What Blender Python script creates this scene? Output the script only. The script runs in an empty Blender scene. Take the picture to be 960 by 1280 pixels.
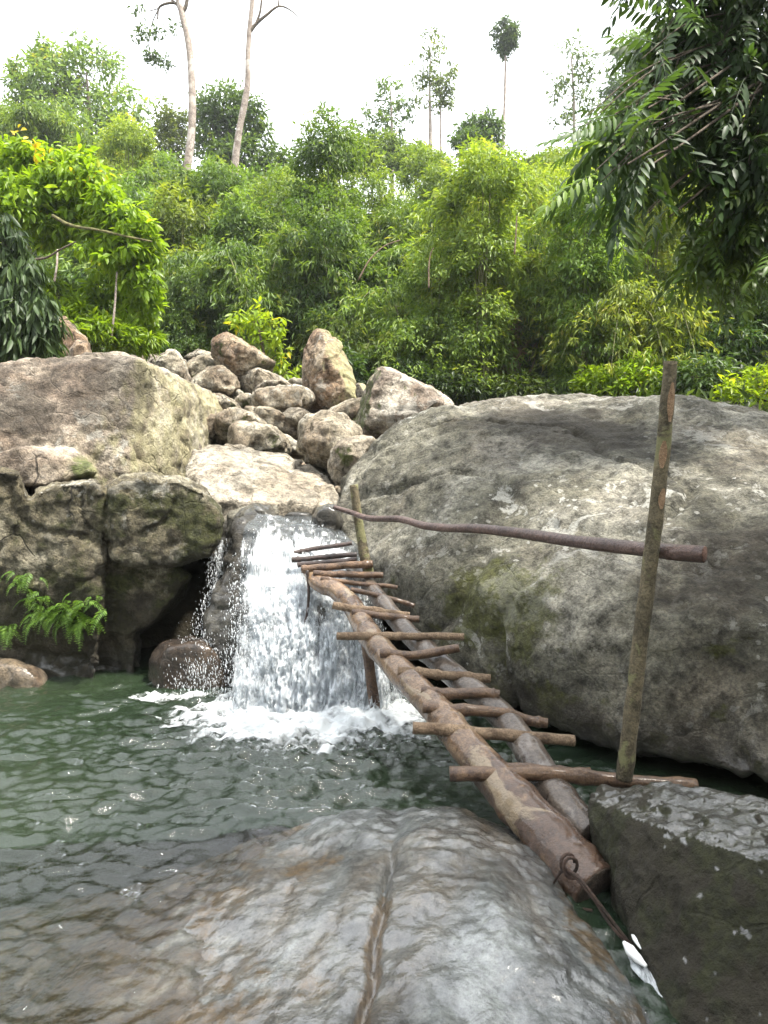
import bpy, bmesh, math, random
import numpy as np
from mathutils import Vector, Matrix
from mathutils.bvhtree import BVHTree

random.seed(7)
R = np.random.RandomState(11)
SC = bpy.context.scene
COL = SC.collection

# ------------------------------------------------------------------ camera, sky, sun, exposure
CAM_Z = 1.75
PITCH = math.radians(5.0)
F = 924.0
cam_d = bpy.data.cameras.new("camera")
cam = bpy.data.objects.new("camera", cam_d)
COL.objects.link(cam)
cam.location = (0, 0, CAM_Z)
cam.rotation_euler = (math.radians(90) - PITCH, 0, 0)
cam_d.sensor_fit = 'VERTICAL'
cam_d.sensor_height = 36.0
cam_d.lens = F / 1280.0 * 36.0
cam_d.clip_start = 0.05
cam_d.clip_end = 2000
SC.camera = cam

SUN_EL, SUN_AZ = math.radians(66), math.radians(112)      # azimuth from +Y towards +X
world = bpy.data.worlds.new("World")
SC.world = world
world.use_nodes = True
wn = world.node_tree
wn.nodes.clear()
sky = wn.nodes.new('ShaderNodeTexSky')
sky.sky_type = 'NISHITA'
sky.sun_disc = False
sky.sun_elevation = SUN_EL
sky.sun_rotation = SUN_AZ
sky.dust_density = 6.0
sky.air_density = 1.5
mixs = wn.nodes.new('ShaderNodeMix')
mixs.data_type = 'RGBA'
mixs.inputs[0].default_value = 0.8                        # hazy white overcast over the clear sky
mixs.inputs[7].default_value = (9.6, 9.9, 10.2, 1)
bg = wn.nodes.new('ShaderNodeBackground')
bg.inputs[1].default_value = 0.1
wo = wn.nodes.new('ShaderNodeOutputWorld')
wn.links.new(sky.outputs[0], mixs.inputs[6])
wn.links.new(mixs.outputs[2], bg.inputs[0])
wn.links.new(bg.outputs[0], wo.inputs[0])

sun_d = bpy.data.lights.new("sun", 'SUN')
sun_d.energy = 3.8
sun_d.angle = math.radians(7)
sun_d.color = (1.0, 0.95, 0.86)
sun = bpy.data.objects.new("sun", sun_d)
COL.objects.link(sun)
sdir = Vector((math.sin(SUN_AZ) * math.cos(SUN_EL), math.cos(SUN_AZ) * math.cos(SUN_EL), math.sin(SUN_EL)))
sun.rotation_euler = sdir.to_track_quat('Z', 'Y').to_euler()

SC.view_settings.view_transform = 'Standard'
SC.view_settings.look = 'None'
SC.view_settings.gamma = 1.0
SC.view_settings.use_curve_mapping = False
SC.view_settings.exposure = 1.75
SC.render.engine = 'CYCLES'
SC.cycles.max_bounces = 8
SC.cycles.diffuse_bounces = 3
SC.cycles.glossy_bounces = 3
SC.cycles.transmission_bounces = 4
SC.cycles.transparent_max_bounces = 12

# ------------------------------------------------------------------ helpers: pixels of the photograph to points of the place
def ray(px, py):
    u, v = (px - 480) / F, (640 - py) / F
    return np.array((u, math.cos(PITCH) + v * math.sin(PITCH), -math.sin(PITCH) + v * math.cos(PITCH)))
def P(px, py, Y):
    d = ray(px, py)
    return np.array((0, 0, CAM_Z)) + d * (Y / d[1])
def PZ(px, py, z):
    d = ray(px, py)
    return np.array((0, 0, CAM_Z)) + d * ((z - CAM_Z) / d[2])

# ------------------------------------------------------------------ numpy noise
_perm = R.permutation(256)
PERM = np.concatenate([_perm, _perm, _perm])
_g = R.normal(size=(256, 3))
GRAD = _g / np.linalg.norm(_g, axis=1)[:, None]
def perlin(p):
    i = np.floor(p).astype(np.int64)
    f = p - i
    i &= 255
    w = f * f * f * (f * (f * 6 - 15) + 10)
    out = 0
    for dx in (0, 1):
        wx = w[:, 0] if dx else 1 - w[:, 0]
        for dy in (0, 1):
            wy = w[:, 1] if dy else 1 - w[:, 1]
            for dz in (0, 1):
                wz = w[:, 2] if dz else 1 - w[:, 2]
                h = PERM[PERM[PERM[(i[:, 0] + dx) & 255] + ((i[:, 1] + dy) & 255)] + ((i[:, 2] + dz) & 255)]
                g = GRAD[h]
                out = out + wx * wy * wz * (g[:, 0] * (f[:, 0] - dx) + g[:, 1] * (f[:, 1] - dy) + g[:, 2] * (f[:, 2] - dz))
    return out * 1.5
def fbm(p, oct=4, gain=0.5, lac=2.03):
    a, s, o = 1.0, 0.0, np.asarray(p, float)
    for k in range(oct):
        s = s + a * perlin(o + k * 17.3)
        o = o * lac
        a *= gain
    return s
def sstep(a, b, x):
    t = np.clip((x - a) / (b - a), 0, 1)
    return t * t * (3 - 2 * t)

# ------------------------------------------------------------------ mesh helpers
ORG = {}
def mesh_np(name, V, polys, attrs=None, smooth=True):
    """polys: list of integer arrays (n,k)"""
    V = np.asarray(V, np.float32)
    me = bpy.data.meshes.new(name)
    polys = [np.asarray(q, np.int32) for q in polys if len(q)]
    loops = np.concatenate([q.ravel() for q in polys])
    tot = np.concatenate([np.full(len(q), q.shape[1], np.int32) for q in polys])
    st = np.concatenate([[0], np.cumsum(tot)[:-1]]).astype(np.int32)
    me.vertices.add(len(V)); me.vertices.foreach_set('co', V.ravel())
    me.loops.add(len(loops)); me.loops.foreach_set('vertex_index', loops)
    me.polygons.add(len(tot)); me.polygons.foreach_set('loop_start', st)
    me.polygons.foreach_set('use_smooth', np.full(len(tot), smooth, bool))
    me.update(calc_edges=True)
    for k, a in (attrs or {}).items():
        at = me.attributes.new(k, 'FLOAT', 'POINT')
        at.data.foreach_set('value', np.asarray(a, np.float32))
    me.validate()
    return me
def tag(o, label=None, cat=None, group=None, kind=None):
    if label: o['label'] = label
    if cat: o['category'] = cat
    if group: o['group'] = group
    if kind: o['kind'] = kind
    return o
def empty(name, loc):
    o = bpy.data.objects.new(name, None)
    o.empty_display_size = 0.1
    o.location = Vector(loc)
    COL.objects.link(o)
    ORG[o] = np.asarray(loc, float)
    return o
def obj(name, V, polys, mat, parent=None, origin=None, attrs=None, smooth=True):
    """one mesh object; V in world coordinates"""
    V = np.asarray(V, float)
    if origin is None:
        origin = ORG[parent] if parent is not None else np.array(((V[:, 0].min() + V[:, 0].max()) / 2, (V[:, 1].min() + V[:, 1].max()) / 2, V[:, 2].min()))
    origin = np.asarray(origin, float)
    me = mesh_np(name, V - origin, polys, attrs, smooth)
    me.materials.append(mat)
    o = bpy.data.objects.new(name, me)
    COL.objects.link(o)
    ORG[o] = origin
    if parent is not None:
        o.parent = parent
        o.location = Vector(origin - ORG[parent])
    else:
        o.location = Vector(origin)
    return o
def spline(pts, n):
    """Catmull-Rom resampling of an (m,k) polyline to n points"""
    pts = np.asarray(pts, float)
    m = len(pts)
    if m == 2:
        t = np.linspace(0, 1, n)[:, None]
        return pts[0] * (1 - t) + pts[1] * t
    ext = np.vstack([2 * pts[0] - pts[1], pts, 2 * pts[-1] - pts[-2]])
    u = np.linspace(0, m - 1 - 1e-6, n)
    i = u.astype(int); t = (u - i)[:, None]
    p0, p1, p2, p3 = ext[i], ext[i + 1], ext[i + 2], ext[i + 3]
    return 0.5 * (2 * p1 + (p2 - p0) * t + (2 * p0 - 5 * p1 + 4 * p2 - p3) * t ** 2 + (3 * p1 - p0 - 3 * p2 + p3) * t ** 3)
class Geo:
    def __init__(s): s.V = []; s.q = []; s.t = []; s.n = 0; s.A = []
    def add(s, V, q=None, t=None, a=None):
        V = np.asarray(V, float)
        s.V.append(V)
        if q is not None and len(q): s.q.append(np.asarray(q) + s.n)
        if t is not None and len(t): s.t.append(np.asarray(t) + s.n)
        s.A.append(np.full(len(V), 0.5) if a is None else np.broadcast_to(np.asarray(a, float), (len(V),)))
        s.n += len(V)
    def verts(s): return np.vstack(s.V)
    def polys(s):
        r = []
        if s.q: r.append(np.vstack(s.q))
        if s.t: r.append(np.vstack(s.t))
        return r
    def attr(s): return np.concatenate(s.A)
    def obj(s, name, mat, parent=None, origin=None, smooth=True):
        return obj(name, s.verts(), s.polys(), mat, parent, origin, {'tint': s.attr()}, smooth)
def tube(path, rad, sides=8, rough=0.0, fr=6.0, seed=0.0, cap=True):
    """returns verts, quads, tris of a tapered tube; rough = relative radial noise"""
    path = np.asarray(path, float)
    n = len(path)
    rad = np.broadcast_to(np.asarray(rad, float), (n,))
    tan = np.gradient(path, axis=0)
    tan /= np.linalg.norm(tan, axis=1)[:, None] + 1e-9
    ref = np.array((0, 0, 1.0)) if abs(tan[0, 2]) < 0.9 else np.array((1.0, 0, 0))
    us = []
    u = np.cross(tan[0], ref); u /= np.linalg.norm(u)
    for k in range(n):
        u = u - tan[k] * np.dot(u, tan[k]); u /= np.linalg.norm(u) + 1e-9
        us.append(u.copy())
    us = np.array(us); vs = np.cross(tan, us)
    a = np.linspace(0, 2 * np.pi, sides, endpoint=False)
    ring = us[:, None, :] * np.cos(a)[None, :, None] + vs[:, None, :] * np.sin(a)[None, :, None]
    rr = np.repeat(rad[:, None], sides, 1)
    if rough:
        q = (path[:, None, :] + ring * rad[:, None, None]).reshape(-1, 3)
        rr = rr * (1 + rough * fbm(q * fr + seed, 3).reshape(n, sides))
    V = (path[:, None, :] + ring * rr[:, :, None]).reshape(-1, 3)
    i = np.arange(n - 1)[:, None] * sides; j = np.arange(sides)[None, :]; j2 = (j + 1) % sides
    q = np.stack([i + j, i + j2, i + sides + j2, i + sides + j], -1).reshape(-1, 4)
    t = np.zeros((0, 3), int)
    if cap:
        V = np.vstack([V, path[:1], path[-1:]])
        c0, c1 = n * sides, n * sides + 1
        jj = np.arange(sides)
        t = np.vstack([np.stack([np.full(sides, c0), (jj + 1) % sides, jj], -1),
                       np.stack([np.full(sides, c1), (n - 1) * sides + jj, (n - 1) * sides + (jj + 1) % sides], -1)])
    return V, q, t

# ------------------------------------------------------------------ materials
class NT:
    """tiny node-tree writer"""
    def __init__(s, name):
        s.m = bpy.data.materials.new(name); s.m.use_nodes = True
        s.t = s.m.node_tree; s.t.nodes.clear()
    def n(s, ty, **kw):
        nd = s.t.nodes.new(ty)
        for k, v in kw.items():
            if k.startswith('i_'):
                key = k[2:]
                key = int(key) if key.isdigit() else key.replace('_', ' ')
                s.set(nd.inputs[key], v)
            else: setattr(nd, k, v)
        return nd
    def set(s, inp, v):
        if isinstance(v, bpy.types.NodeSocket): s.t.links.new(v, inp)
        else:
            if isinstance(v, tuple) and len(v) == 3 and inp.type == 'RGBA': v = v + (1,)
            inp.default_value = v
    def math(s, op, a, b=0.0, clamp=False):
        nd = s.t.nodes.new('ShaderNodeMath'); nd.operation = op; nd.use_clamp = clamp
        s.set(nd.inputs[0], a); s.set(nd.inputs[1], b)
        return nd.outputs[0]
    def noise(s, vec, scale, detail=6, rough=0.55, dist=0.0):
        nd = s.n('ShaderNodeTexNoise', i_Vector=vec, i_Scale=scale, i_Detail=detail, i_Roughness=rough, i_Distortion=dist)
        return nd.outputs[0]
    def mix(s, fac, a, b, blend='MIX'):
        nd = s.t.nodes.new('ShaderNodeMix'); nd.data_type = 'RGBA'; nd.blend_type = blend
        s.set(nd.inputs[0], fac); s.set(nd.inputs[6], a); s.set(nd.inputs[7], b)
        return nd.outputs[2]
    def mr(s, v, a, b, c=0.0, d=1.0):
        nd = s.n('ShaderNodeMapRange', i_0=v, i_1=a, i_2=b, i_3=c, i_4=d)
        return nd.outputs[0]
    def ramp(s, fac, stops):
        nd = s.n('ShaderNodeValToRGB', i_0=fac)
        cr = nd.color_ramp
        while len(cr.elements) < len(stops): cr.elements.new(0.5)
        for e, (p, c) in zip(cr.elements, stops): e.position = p; e.color = tuple(c) + (1,)
        return nd.outputs[0]
    def attr(s, name): return s.n('ShaderNodeAttribute', attribute_name=name).outputs['Fac']
    def coords(s, kind='Object', rnd=True):
        c = s.n('ShaderNodeTexCoord').outputs[kind]
        if not rnd: return c
        r = s.n('ShaderNodeObjectInfo').outputs['Random']
        r2 = s.math('MULTIPLY', r, 37.0)
        cx = s.n('ShaderNodeCombineXYZ', i_0=r2, i_1=r2, i_2=r2).outputs[0]
        return s.n('ShaderNodeVectorMath', operation='ADD', i_0=c, i_1=cx).outputs[0]
    def out(s, sh, disp=None):
        o = s.n('ShaderNodeOutputMaterial'); s.t.links.new(sh, o.inputs[0]); return s.m
    def bump(s, h, strength, dist, normal=None):
        nd = s.n('ShaderNodeBump', i_Strength=strength, i_Distance=dist, i_Height=h)
        if normal is not None: s.set(nd.inputs['Normal'], normal)
        return nd.outputs[0]

def rock_mat(name, dark, mid, light, moss=(0.09, 0.11, 0.03), lichen=0.5, stain=(0.10, 0.065, 0.045), stain_amt=0.35, sc=1.0, wetall=0.0, bstr=1.0, cracks=1.0, ior=1.5, mossop=0.9):
    t = NT(name)
    c = t.coords()
    n1 = t.noise(c, 1.3 * sc, 9, 0.62, 0.6)
    base = t.ramp(n1, [(0.36, dark), (0.50, mid), (0.63, light)])
    ns = t.noise(c, 0.8 * sc, 5, 0.6, 1.0)
    st = t.math('MULTIPLY', t.mr(ns, 0.47, 0.58), stain_amt)
    col = t.mix(st, base, stain)
    sp = t.noise(c, 55 * sc, 4, 0.7)
    col = t.mix(0.6, col, t.ramp(sp, [(0.33, (0.30, 0.29, 0.28)), (0.48, (0.95, 0.95, 0.95)), (0.66, (1.5, 1.5, 1.48))]), 'MULTIPLY')
    sp2 = t.noise(c, 13 * sc, 6, 0.72)
    col = t.mix(0.9, col, t.ramp(sp2, [(0.36, (0.34, 0.33, 0.31)), (0.49, (1, 1, 1)), (0.62, (1.4, 1.39, 1.35))]), 'MULTIPLY')
    sp3 = t.noise(c, 3.1 * sc, 8, 0.7, 0.8)
    col = t.mix(0.8, col, t.ramp(sp3, [(0.36, (0.36, 0.35, 0.32)), (0.47, (0.95, 0.95, 0.94)), (0.60, (1.35, 1.34, 1.3))]), 'MULTIPLY')
    # pale crusty lichen in spots and in larger sheets
    v = t.n('ShaderNodeTexVoronoi', i_Vector=c, i_Scale=11 * sc, i_Randomness=1.0).outputs['Distance']
    nv = t.noise(c, 24 * sc, 5, 0.7)
    spot = t.mr(t.math('ADD', v, t.math('MULTIPLY', nv, 0.55)), 0.47, 0.435)
    big = t.noise(c, 3.2 * sc, 8, 0.72, 0.4)
    sheet = t.mr(big, 0.555, 0.59)
    where = t.mr(t.noise(c, 1.1 * sc, 3, 0.5), 0.42, 0.60)
    la = t.attr('lichen')
    lf = t.math('MULTIPLY', t.math('MAXIMUM', t.math('MULTIPLY', spot, 0.8), sheet), t.math('ADD', t.math('MULTIPLY', where, lichen), la), True)
    col = t.mix(t.math('MULTIPLY', lf, 0.75), col, (0.50, 0.49, 0.44))
    # hairline cracks and small pits
    wv = t.n('ShaderNodeVectorMath', operation='ADD', i_0=c, i_1=t.n('ShaderNodeVectorMath', operation='SCALE', i_0=t.n('ShaderNodeTexNoise', i_Vector=c, i_Scale=2.2 * sc, i_Detail=3.0).outputs[1], i_3=0.35).outputs[0]).outputs[0]
    ce = t.n('ShaderNodeTexVoronoi', feature='DISTANCE_TO_EDGE', i_Vector=wv, i_Scale=1.35 * sc).outputs[0]
    crk = t.math('MULTIPLY', t.mr(ce, 0.012, 0.003), t.mr(t.noise(c, 1.6 * sc, 3, 0.5), 0.53, 0.60))
    pit = t.mr(t.math('ADD', t.noise(c, 38 * sc, 3, 0.6), t.math('MULTIPLY', t.noise(c, 6 * sc, 4, 0.6), 0.5)), 0.60, 0.54)
    pit = t.mr(t.noise(c, 90 * sc, 3, 0.65), 0.40, 0.33)
    hole = t.math('MAXIMUM', t.math('MULTIPLY', crk, cracks), t.math('MULTIPLY', pit, 0.55))
    col = t.mix(t.math('MULTIPLY', hole, 0.8), col, (0.02, 0.017, 0.013))
    # moss and algae where the stone carries it
    mo = t.attr('moss')
    mn = t.noise(c, 7 * sc, 8, 0.7)
    mf = t.math('MULTIPLY', t.math('MULTIPLY', mo, 3.0, True), t.mr(t.math('ADD', t.math('MULTIPLY', mn, 0.9), t.math('MULTIPLY', mo, 0.4)), 0.60, 0.72), True)
    mcol = t.mix(t.mr(t.noise(c, 30 * sc, 4, 0.6), 0.35, 0.65), tuple(x * 0.5 for x in moss), tuple(x * 1.35 for x in moss))
    col = t.mix(t.math('MULTIPLY', mf, mossop), col, mcol)
    # yellow crust
    ye = t.math('MULTIPLY', t.attr('yellow'), t.mr(t.noise(c, 4 * sc, 7, 0.7), 0.3, 0.55), True)
    col = t.mix(ye, col, (0.40, 0.375, 0.20))
    # dark crust, damp, and shade painted on undersides
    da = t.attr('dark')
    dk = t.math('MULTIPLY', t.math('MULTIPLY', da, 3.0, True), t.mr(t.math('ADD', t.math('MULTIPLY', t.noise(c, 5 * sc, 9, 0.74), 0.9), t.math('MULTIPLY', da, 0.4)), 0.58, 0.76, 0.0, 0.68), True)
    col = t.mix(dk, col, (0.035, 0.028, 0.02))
    wt = t.math('MAXIMUM', t.attr('wet'), wetall)
    col = t.mix(t.math('MULTIPLY', wt, 0.85), col, t.mix(1.0, col, (0.33, 0.32, 0.30), 'MULTIPLY'))
    rough = t.mr(t.math('MULTIPLY', wt, t.mr(t.noise(c, 3.5, 5, 0.6), 0.3, 0.6, 0.55, 1.0)), 0, 1, 0.9, 0.35)
    h = t.math('ADD', t.noise(c, 9 * sc, 10, 0.68), t.math('MULTIPLY', t.noise(c, 70 * sc, 4, 0.7), 0.25))
    vor = t.n('ShaderNodeTexVoronoi', feature='DISTANCE_TO_EDGE', i_Vector=t.n('ShaderNodeVectorMath', operation='ADD', i_0=c, i_1=t.n('ShaderNodeVectorMath', operation='SCALE', i_0=t.n('ShaderNodeTexNoise', i_Vector=c, i_Scale=3.0).outputs[1], i_3=0.5).outputs[0]).outputs[0], i_Scale=2.1 * sc).outputs[0]
    h = t.math('ADD', h, t.math('MULTIPLY', t.mr(vor, 0.0, 0.03), 0.12))
    h = t.math('ADD', h, t.math('MULTIPLY', hole, -0.25))
    nrm = t.bump(h, 1.0 * bstr, 0.07)
    b = t.n('ShaderNodeBsdfPrincipled', i_Base_Color=col, i_Roughness=rough, i_Normal=nrm)
    b.inputs['Specular IOR Level'].default_value = 0.4
    # film of water on the wet stone
    t.set(b.inputs['Coat Weight'], t.mr(t.math('MULTIPLY', wt, t.mr(t.noise(c, 2.2, 5, 0.65), 0.33, 0.55, 0.25, 1.0)), 0.15, 0.6))
    b.inputs['Coat Roughness'].default_value = 0.2
    b.inputs['Coat IOR'].default_value = ior
    t.set(b.inputs['Coat Normal'], t.bump(t.math('ADD', t.noise(c, 7, 6, 0.6, 0.5), t.math('MULTIPLY', t.noise(c, 34, 4, 0.6), 0.3)), 0.38, 0.035))
    return t.out(b.outputs[0])

def leaf_mat(name, dark, mid, bright, trans=0.35, rough=0.45, yellow=(0.25, 0.22, 0.03)):
    t = NT(name)
    tint = t.attr('tint')
    col = t.ramp(tint, [(0.0, dark), (0.45, mid), (0.9, bright), (1.0, yellow)])
    oc = t.n('ShaderNodeObjectInfo').outputs['Color']
    col = t.mix(1.0, col, oc, 'MULTIPLY')
    b = t.n('ShaderNodeBsdfPrincipled', i_Base_Color=col, i_Roughness=rough)
    b.inputs['Specular IOR Level'].default_value = 0.35
    tr = t.n('ShaderNodeBsdfTranslucent', i_Color=t.mix(1.0, col, (1.5, 1.45, 0.6), 'MULTIPLY'))
    ms = t.n('ShaderNodeMixShader', i_0=trans, i_1=b.outputs[0], i_2=tr.outputs[0])
    return t.out(ms.outputs[0])

def bark_mat(name, dark, light, sc=1.0, rough=0.85, patch=None, wet=0.0, strip=None):
    t = NT(name)
    c = t.coords()
    n1 = t.noise(c, 5 * sc, 8, 0.7, 0.5)
    n2 = t.noise(c, 28 * sc, 6, 0.7)
    col = t.ramp(t.math('ADD', t.math('MULTIPLY', n1, 0.65), t.math('MULTIPLY', n2, 0.35)), [(0.41, dark), (0.58, light)])
    n3 = t.noise(c, 95 * sc, 4, 0.7)
    col = t.mix(0.8, col, t.ramp(n3, [(0.36, (.45, .43, .40)), (0.52, (1, 1, 1)), (0.66, (1.3, 1.28, 1.25))]), 'MULTIPLY')
    if strip:
        sf = t.math('MULTIPLY', t.attr('strip'), t.mr(t.noise(c, 4.5, 4, 0.6), 0.42, 0.50), True)
        col = t.mix(sf, col, t.mix(t.mr(n2, 0.35, 0.65), tuple(x * .6 for x in strip), tuple(x * 1.3 for x in strip)))
    if patch:
        pf = t.mr(t.noise(c, 3.3 * sc, 6, 0.65, 0.8), 0.54, 0.58)
        col = t.mix(t.math('MULTIPLY', pf, 0.7), col, patch)
    r = rough
    if wet: col = t.mix(1.0, col, (.72, .70, .68), 'MULTIPLY')
    if wet: r = t.mr(n1, 0.35, 0.65, rough - wet, rough)
    b = t.n('ShaderNodeBsdfPrincipled', i_Base_Color=col, i_Roughness=r, i_Normal=t.bump(t.math('ADD', t.math('ADD', n2, n1), t.math('MULTIPLY', n3, .35)), 0.9, 0.018))
    b.inputs['Specular IOR Level'].default_value = 0.4
    if wet: b.inputs['Coat Weight'].default_value = min(1, wet * 2.5); b.inputs['Coat Roughness'].default_value = 0.18
    return t.out(b.outputs[0])

M_GREY = rock_mat("grey_granite", (0.06, 0.056, 0.04), (0.15, 0.143, 0.113), (0.31, 0.295, 0.25), moss=(0.095, 0.10, 0.022), lichen=0.8, stain=(0.115, 0.095, 0.075), stain_amt=0.45, mossop=0.65, cracks=0.3)
M_BROWN = rock_mat("brown_weathered_rock", (0.13, 0.10, 0.075), (0.27, 0.23, 0.185), (0.44, 0.40, 0.34), lichen=0.7, stain=(0.11, 0.075, 0.055), stain_amt=0.65)
M_MOSSY = rock_mat("mossy_stone", (0.04, 0.034, 0.022), (0.12, 0.105, 0.07), (0.30, 0.275, 0.21), moss=(0.042, 0.046, 0.011), lichen=0.6, stain=(0.085, 0.07, 0.04), stain_amt=0.5)
M_PILE = rock_mat("tan_river_boulder", (0.12, 0.098, 0.068), (0.28, 0.245, 0.185), (0.46, 0.425, 0.355), lichen=0.4, stain=(0.18, 0.125, 0.085), stain_amt=0.5, sc=1.4)
M_PALE = rock_mat("pale_granite", (0.13, 0.112, 0.085), (0.29, 0.26, 0.21), (0.45, 0.42, 0.36), lichen=0.3, stain=(0.22, 0.17, 0.12), stain_amt=0.35)
M_RUST = rock_mat("rusty_tan_rock", (0.16, 0.115, 0.075), (0.30, 0.235, 0.165), (0.44, 0.39, 0.31), lichen=0.45, stain=(0.17, 0.10, 0.06), stain_amt=0.6, sc=1.2)
M_WET = rock_mat("wet_dark_rock", (0.018, 0.017, 0.013), (0.045, 0.042, 0.033), (0.09, 0.085, 0.07), moss=(0.03, 0.034, 0.008), lichen=0.1, stain=(0.07, 0.055, 0.035), wetall=0.75)
# ------------------------------------------------------------------ terrain
def ground_z(x, y):
    x = np.asarray(x, float); y = np.asarray(y, float)
    xs = -1.1 - np.clip(y - 6, 0, 12) * 0.12                       # line of the stream
    sh = sstep(-.75, -.95, x) * .75
    up = sstep(5.2, 6.0, y - sh) * 1.45 - 0.75
    run = np.clip(y - 6, 0, 9) * 0.23
    z = up + run
    d = np.abs(x - xs)
    bank = np.clip(d - np.where(x < xs, 3.2, 4.6), 0, 14) * np.where(x < xs, 0.38, 0.22)
    z = z + bank * sstep(2.0, 8.0, y)
    hill = np.clip(y - 13.5, 0, 60)
    z = z + np.where(hill < 45, hill * 0.27, 45 * 0.27 + (hill - 45) * 0.05) * sstep(13.5, 17, y)
    far = np.clip(np.hypot(x, y - 10) - 90, 0, 500)
    z = z - far * 0.03
    near = sstep(9, 3, y) * np.clip(np.abs(x + 1.5) - 6.5, 0, 8) * 0.45
    return z + near
def build_ground():
    gx = np.concatenate([-np.geomspace(600, 14, 22), np.linspace(-13, 13, 105), np.geomspace(14, 600, 22)])
    gy = np.concatenate([-np.geomspace(600, 6, 16), np.linspace(-5, 48, 160), np.geomspace(49, 900, 24)])
    X, Y = np.meshgrid(gx, gy)
    Z = ground_z(X, Y)
    p = np.stack([X.ravel() * 0.6, Y.ravel() * 0.6, np.zeros(X.size)], -1)
    Z = Z + (fbm(p, 4) * 0.22).reshape(X.shape) * np.where(np.hypot(X, Y) < 60, 1, 2.5)
    nx, ny = len(gx), len(gy)
    i = (np.arange(ny - 1)[:, None] * nx + np.arange(nx - 1)[None, :]).ravel()
    q = np.stack([i, i + 1, i + nx + 1, i + nx], -1)
    t = NT("forest_floor_soil")
    c = t.coords(rnd=False)
    col = t.ramp(t.noise(c, 1.7, 9, 0.65), [(0.3, (0.018, 0.020, 0.009)), (0.5, (0.045, 0.038, 0.022)), (0.7, (0.075, 0.062, 0.038))])
    b = t.n('ShaderNodeBsdfPrincipled', i_Base_Color=col, i_Roughness=0.9, i_Normal=t.bump(t.noise(c, 6, 8, 0.7), 1.0, 0.08))
    o = obj("ground", np.stack([X.ravel(), Y.ravel(), Z.ravel()], -1), [q], t.out(b.outputs[0]), origin=(0, 0, 0))
    tag(o, "dark forest soil and stream bed below the rocks and the bamboo", kind='structure')
build_ground()

# ------------------------------------------------------------------ rocks
def remeshed(hulls, voxel, smooth):
    bm = bmesh.new()
    for h in hulls:
        hb = bmesh.new()
        vs = [hb.verts.new(tuple(p)) for p in h]
        r = bmesh.ops.convex_hull(hb, input=vs)
        junk = list({g for g in r['geom_interior'] + r['geom_unused'] if isinstance(g, bmesh.types.BMVert)})
        bmesh.ops.delete(hb, geom=junk, context='VERTS')
        tmp = bpy.data.meshes.new("tmp"); hb.to_mesh(tmp); hb.free()
        bm.from_mesh(tmp); bpy.data.meshes.remove(tmp)
    bmesh.ops.recalc_face_normals(bm, faces=bm.faces)
    me = bpy.data.meshes.new("tmp"); bm.to_mesh(me); bm.free()
    o = bpy.data.objects.new("tmp", me); COL.objects.link(o)
    m = o.modifiers.new("r", 'REMESH'); m.mode = 'VOXEL'; m.voxel_size = voxel
    if smooth:
        s = o.modifiers.new("s", 'SMOOTH'); s.factor = 0.5; s.iterations = smooth
    dg = bpy.context.evaluated_depsgraph_get()
    ev = o.evaluated_get(dg)
    m2 = bpy.data.meshes.new_from_object(ev)
    bpy.data.objects.remove(o); bpy.data.meshes.remove(me)
    return m2
def get_co(me):
    V = np.empty(len(me.vertices) * 3, np.float32); me.vertices.foreach_get('co', V)
    return V.reshape(-1, 3).astype(float)
def get_no(me):
    V = np.empty(len(me.vertices) * 3, np.float32); me.vertex_normals.foreach_get('vector', V)
    return V.reshape(-1, 3).astype(float)
def rock(name, label, hulls, voxel, smooth, mat, disp=(), cat='boulder', group=None, attrs=None, kind=None, post=None, seed=None, facets=None):
    """several convex hulls melted together, rounded, then weathered by displacement.
       disp: (kind, frequency, amplitude): f fbm, r ridges, c thin cracks, s ledges"""
    me = remeshed(hulls, voxel, smooth)
    V = get_co(me); N = get_no(me)
    if facets:                                                     # broken flat faces
        cnt, fr = facets
        cen = V.mean(0)
        for _ in range(cnt):
            nrm = R.normal(size=3) * np.array((1, 1, .8)); nrm /= np.linalg.norm(nrm)
            s = (V - cen) @ nrm
            over_ = np.clip(s - s.max() * R.uniform(*fr), 0, None)
            V = V - nrm * (over_ * .9)[:, None]
        me.vertices.foreach_set('co', V.astype(np.float32).ravel()); me.update(); N = get_no(me)
    s0 = R.uniform(0, 80) if seed is None else seed
    for kd, fr, am in disp:
        q = V * fr + s0
        if kd == 'f': d = fbm(q, 4) * am
        elif kd == 'r': d = (0.5 - np.abs(fbm(q, 4, 0.55))) * am
        elif kd == 'c': d = -am * np.exp(-(fbm(q, 2, 0.4) / 0.035) ** 2)
        elif kd == 's':
            h = V[:, 2] * fr + fbm(q * 0.5, 3) * 0.8 + V[:, 0] * fr * 0.25
            fz = h - np.floor(h); d = am * (sstep(0.0, 0.75, fz) - sstep(0.75, 1.0, fz))
        V = V + N * d[:, None]
        me.vertices.foreach_set('co', V.astype(np.float32).ravel()); me.update()
        N = get_no(me)
    if post is not None:
        V = post(V, N)
        me.vertices.foreach_set('co', V.astype(np.float32).ravel()); me.update(); N = get_no(me)
    for k, a in (attrs(V, N) if attrs else {}).items():
        at = me.attributes.new(k, 'FLOAT', 'POINT'); at.data.foreach_set('value', np.clip(a, 0, 1).astype(np.float32))
    org = np.array(((V[:, 0].min() + V[:, 0].max()) / 2, (V[:, 1].min() + V[:, 1].max()) / 2, V[:, 2].min()))
    me.vertices.foreach_set('co', (V - org).astype(np.float32).ravel())
    me.polygons.foreach_set('use_smooth', np.ones(len(me.polygons), bool))
    me.update(); me.name = name
    me.materials.clear(); me.materials.append(mat)
    o = bpy.data.objects.new(name, me); COL.objects.link(o); o.location = Vector(org)
    tag(o, label, cat, group, kind)
    return o
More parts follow.
